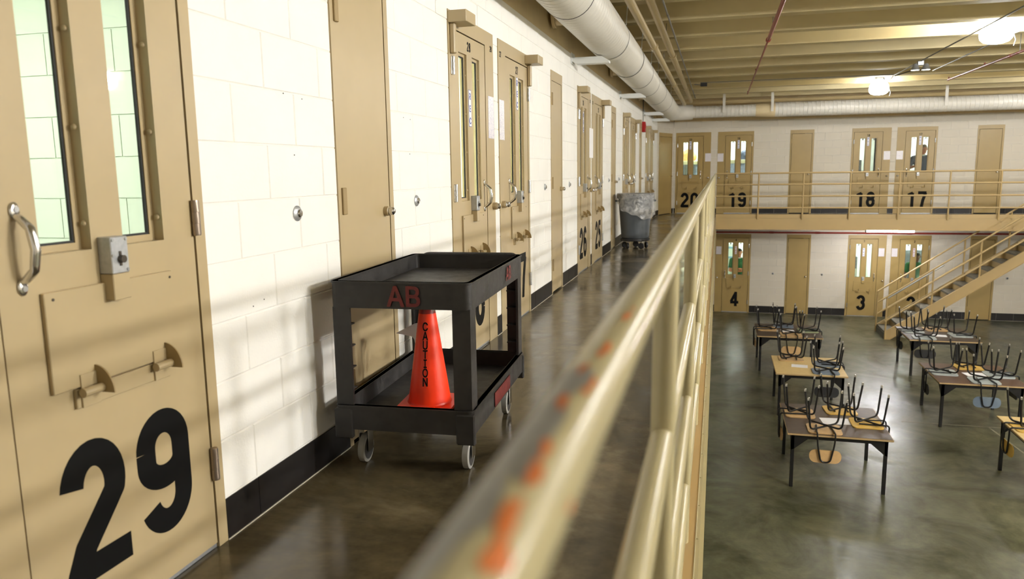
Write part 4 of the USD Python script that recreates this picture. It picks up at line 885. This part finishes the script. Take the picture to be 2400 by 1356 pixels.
# ---------------------------------------------------------------- people seen through the cell windows
def hull_chain(bones):
    out = None
    for (a, ra), (b, rb) in bones:
        A = m3.Manifold.sphere(ra, 20).translate(tuple(a)); B = m3.Manifold.sphere(rb, 20).translate(tuple(b))
        h = m3.Manifold.batch_hull([A, B]); out = h if out is None else out + h
    return out
def to_mesh(mf, length, it=8):
    mf = mf.refine_to_length(length); m = mf.to_mesh(); t = trimesh.Trimesh(m.vert_properties[:, :3], m.tri_verts)
    if it: trimesh.smoothing.filter_taubin(t, iterations=it)
    return t
def person(label, loc, rz, skin, hair, shirt, trousers, arms='crossed', lean=0.0, scale=1.0, collar=None, grey=None):
    R = UsdGeom.Xform.Define(stage, numbered('/World/person')); R.AddTranslateOp().Set(Gf.Vec3d(*loc)); R.AddRotateZOp().Set(rz); R.AddScaleOp().Set(Gf.Vec3f(scale)); tag(R, label, 'person')
    hx = lean * .07
    H = np.array([hx, -.02, 1.635])
    P = dict(pelvis=(0, 0, .95), waist=(0, 0, 1.08), chest=(0, .005, 1.30), neck=(hx * .3, 0, 1.47), nk2=(hx * .7, -.01, 1.55))
    B = [((P['pelvis'], .135), (P['waist'], .125)), ((P['waist'], .125), (P['chest'], .135)), (((-.10, 0, 1.33), .10), ((.10, 0, 1.33), .10)), (((-.07, 0, .95), .11), ((.07, 0, .95), .11)), ((P['chest'], .12), (P['neck'], .06)), ((P['neck'], .056), (P['nk2'], .05)), (((-.16, 0, 1.42), .062), ((.16, 0, 1.42), .062)),
         ((H + [0, .012, .035], .088), (H + [0, -.018, .02], .08)), ((H + [0, -.015, .02], .078), (H + [0, -.035, -.06], .055)), ((H + [0, -.06, -.055], .032), (H + [0, -.066, -.085], .026)),
         ((H + [0, -.094, .018], .010), (H + [0, -.108, -.022], .014))]
    for s in (-1, 1):
        B += [(((s * .09, 0, .93), .095), ((s * .10, -.005, .50), .062)), (((s * .10, -.005, .50), .06), ((s * .10, .02, .30), .055)), (((s * .10, .02, .30), .055), ((s * .10, .02, .08), .038)), (((s * .10, .02, .055), .038), ((s * .115, -.12, .035), .034)),
              ((H + [s * .083, .01, .0], .014), (H + [s * .088, .016, .03], .016))]
        sh = np.array([s * .195, 0, 1.415]); el = np.array([s * .25, -.02, 1.12])
        if arms == 'crossed': wr, tip = np.array([-s * .02, -.21, 1.15 + .035 * s]), np.array([-s * .15, -.20, 1.17 + .035 * s])
        elif arms == 'raised' and s < 0: el, wr, tip = np.array([s * .32, -.02, 1.16]), np.array([s * .20, -.22, 1.22]), np.array([s * .12, -.26, 1.27])
        else: wr, tip = np.array([s * .26, -.07, .87]), np.array([s * .26, -.10, .74])
        B += [((sh, .058), (el, .043)), ((el, .043), (wr, .028))]
        d = (tip - wr) / np.linalg.norm(tip - wr); side = np.cross(d, [0, 1, 0]); side /= np.linalg.norm(side); pm = wr + d * .085
        B += [((wr + d * .02, .022), (pm, .026)), ((wr + d * .05 + side * .018, .017), (pm + side * .026, .013)), ((wr + d * .05 - side * .018, .017), (pm - side * .026, .013))]
        for k, ln in enumerate((.062, .072, .068, .052)):
            b0 = pm + side * (.027 - .018 * k); mid = b0 + d * ln * .55 + np.array([0, -.004, 0]); B += [((b0, .009), (mid, .0085)), ((mid, .0085), (mid + d * ln * .4 + np.array([0, .012, 0]), .0075))]
        t0 = wr + d * .03 + side * .024; t1 = t0 + d * .03 + side * .022; B += [((t0, .012), (t1, .010)), ((t1, .010), (t1 + d * .03, .008))]
        P[f'sh{s}'], P[f'el{s}'], P[f'wr{s}'] = sh, el, wr
    body = part(R, 'body', to_mesh(hull_chain(B), .02, 6), skin, smooth=True)
    part(body, 'hair', to_mesh(hull_chain([((H + [0, .02, .05], .092), (H + [0, .045, .0], .082)), ((H + [0, -.03, .085], .06), (H + [0, .05, .06], .075))]), .02, 6), hair, smooth=True)
    for s in (-1, 1): part(body, 'eye', trimesh.creation.icosphere(2, .0105).apply_translation(H + [s * .032, -.083, .022]), white_cloth); part(body, 'iris', trimesh.creation.icosphere(2, .006).apply_translation(H + [s * .032, -.0895, .022]), number_paint); part(body, 'brow', tube([H + [s * .05, -.083, .044], H + [s * .03, -.094, .049], H + [s * .014, -.094, .044]], .0045, 6), hair)
    part(body, 'mouth', tube([H + [-.022, -.083, -.048], H + [0, -.092, -.046], H + [.022, -.083, -.048]], .004, 6), mat('lip_' + R.GetPath().name, lin(150, 84, 74), .5))
    e_ = .016
    S = [((P['pelvis'], .135 + e_), (P['waist'], .125 + e_)), ((P['waist'], .125 + e_), (P['chest'], .135 + e_)), (((-.10, 0, 1.33), .10 + e_), ((.10, 0, 1.33), .10 + e_)), (((-.16, 0, 1.42), .062 + e_), ((.16, 0, 1.42), .062 + e_)), ((P['chest'], .12 + e_), ((0, 0, 1.43), .075 + e_))]
    for s in (-1, 1):
        sh, el = P[f'sh{s}'], P[f'el{s}']; S.append(((sh, .058 + e_), (sh + (el - sh) * .6, .05 + e_)))
    part(body, 'shirt', to_mesh(hull_chain(S), .03, 6), shirt, smooth=True)
    if collar: part(body, 'collar', tube([np.array([.066 * math.cos(a) + hx * .3, .066 * math.sin(a) - .012, 1.505 - .012 * math.sin(-a)]) for a in np.linspace(0, 2 * PI, 20)], .017, 8), collar, smooth=True)
    T = [(((-.07, 0, .94), .13), ((.07, 0, .94), .13))]
    for s in (-1, 1): T += [(((s * .09, 0, .92), .108), ((s * .10, -.005, .50), .076)), (((s * .10, -.005, .50), .076), ((s * .10, .02, .10), .06))]
    part(body, 'trousers', to_mesh(hull_chain(T), .03, 4), trousers, smooth=True)
person('person in a green shirt with arms crossed behind the window of door 4', (2.27, 23.12, ZL), 8, skin_a, hair_m, green_cloth, green_cloth, 'crossed', scale=1.0, collar=white_cloth)
person('dark haired person in green behind the window beside the stair rails', (6.99, 23.12, ZL), -4, skin_b, hair_m, green_cloth, green_cloth, 'down', lean=.3, scale=.965)
person('person in a navy shirt with a white collar behind the window of door 17', (6.96, 23.15, 0), 6, skin_a, hair_grey, blue_cloth, blue_cloth, 'raised', lean=.5, scale=1.03, collar=white_cloth)
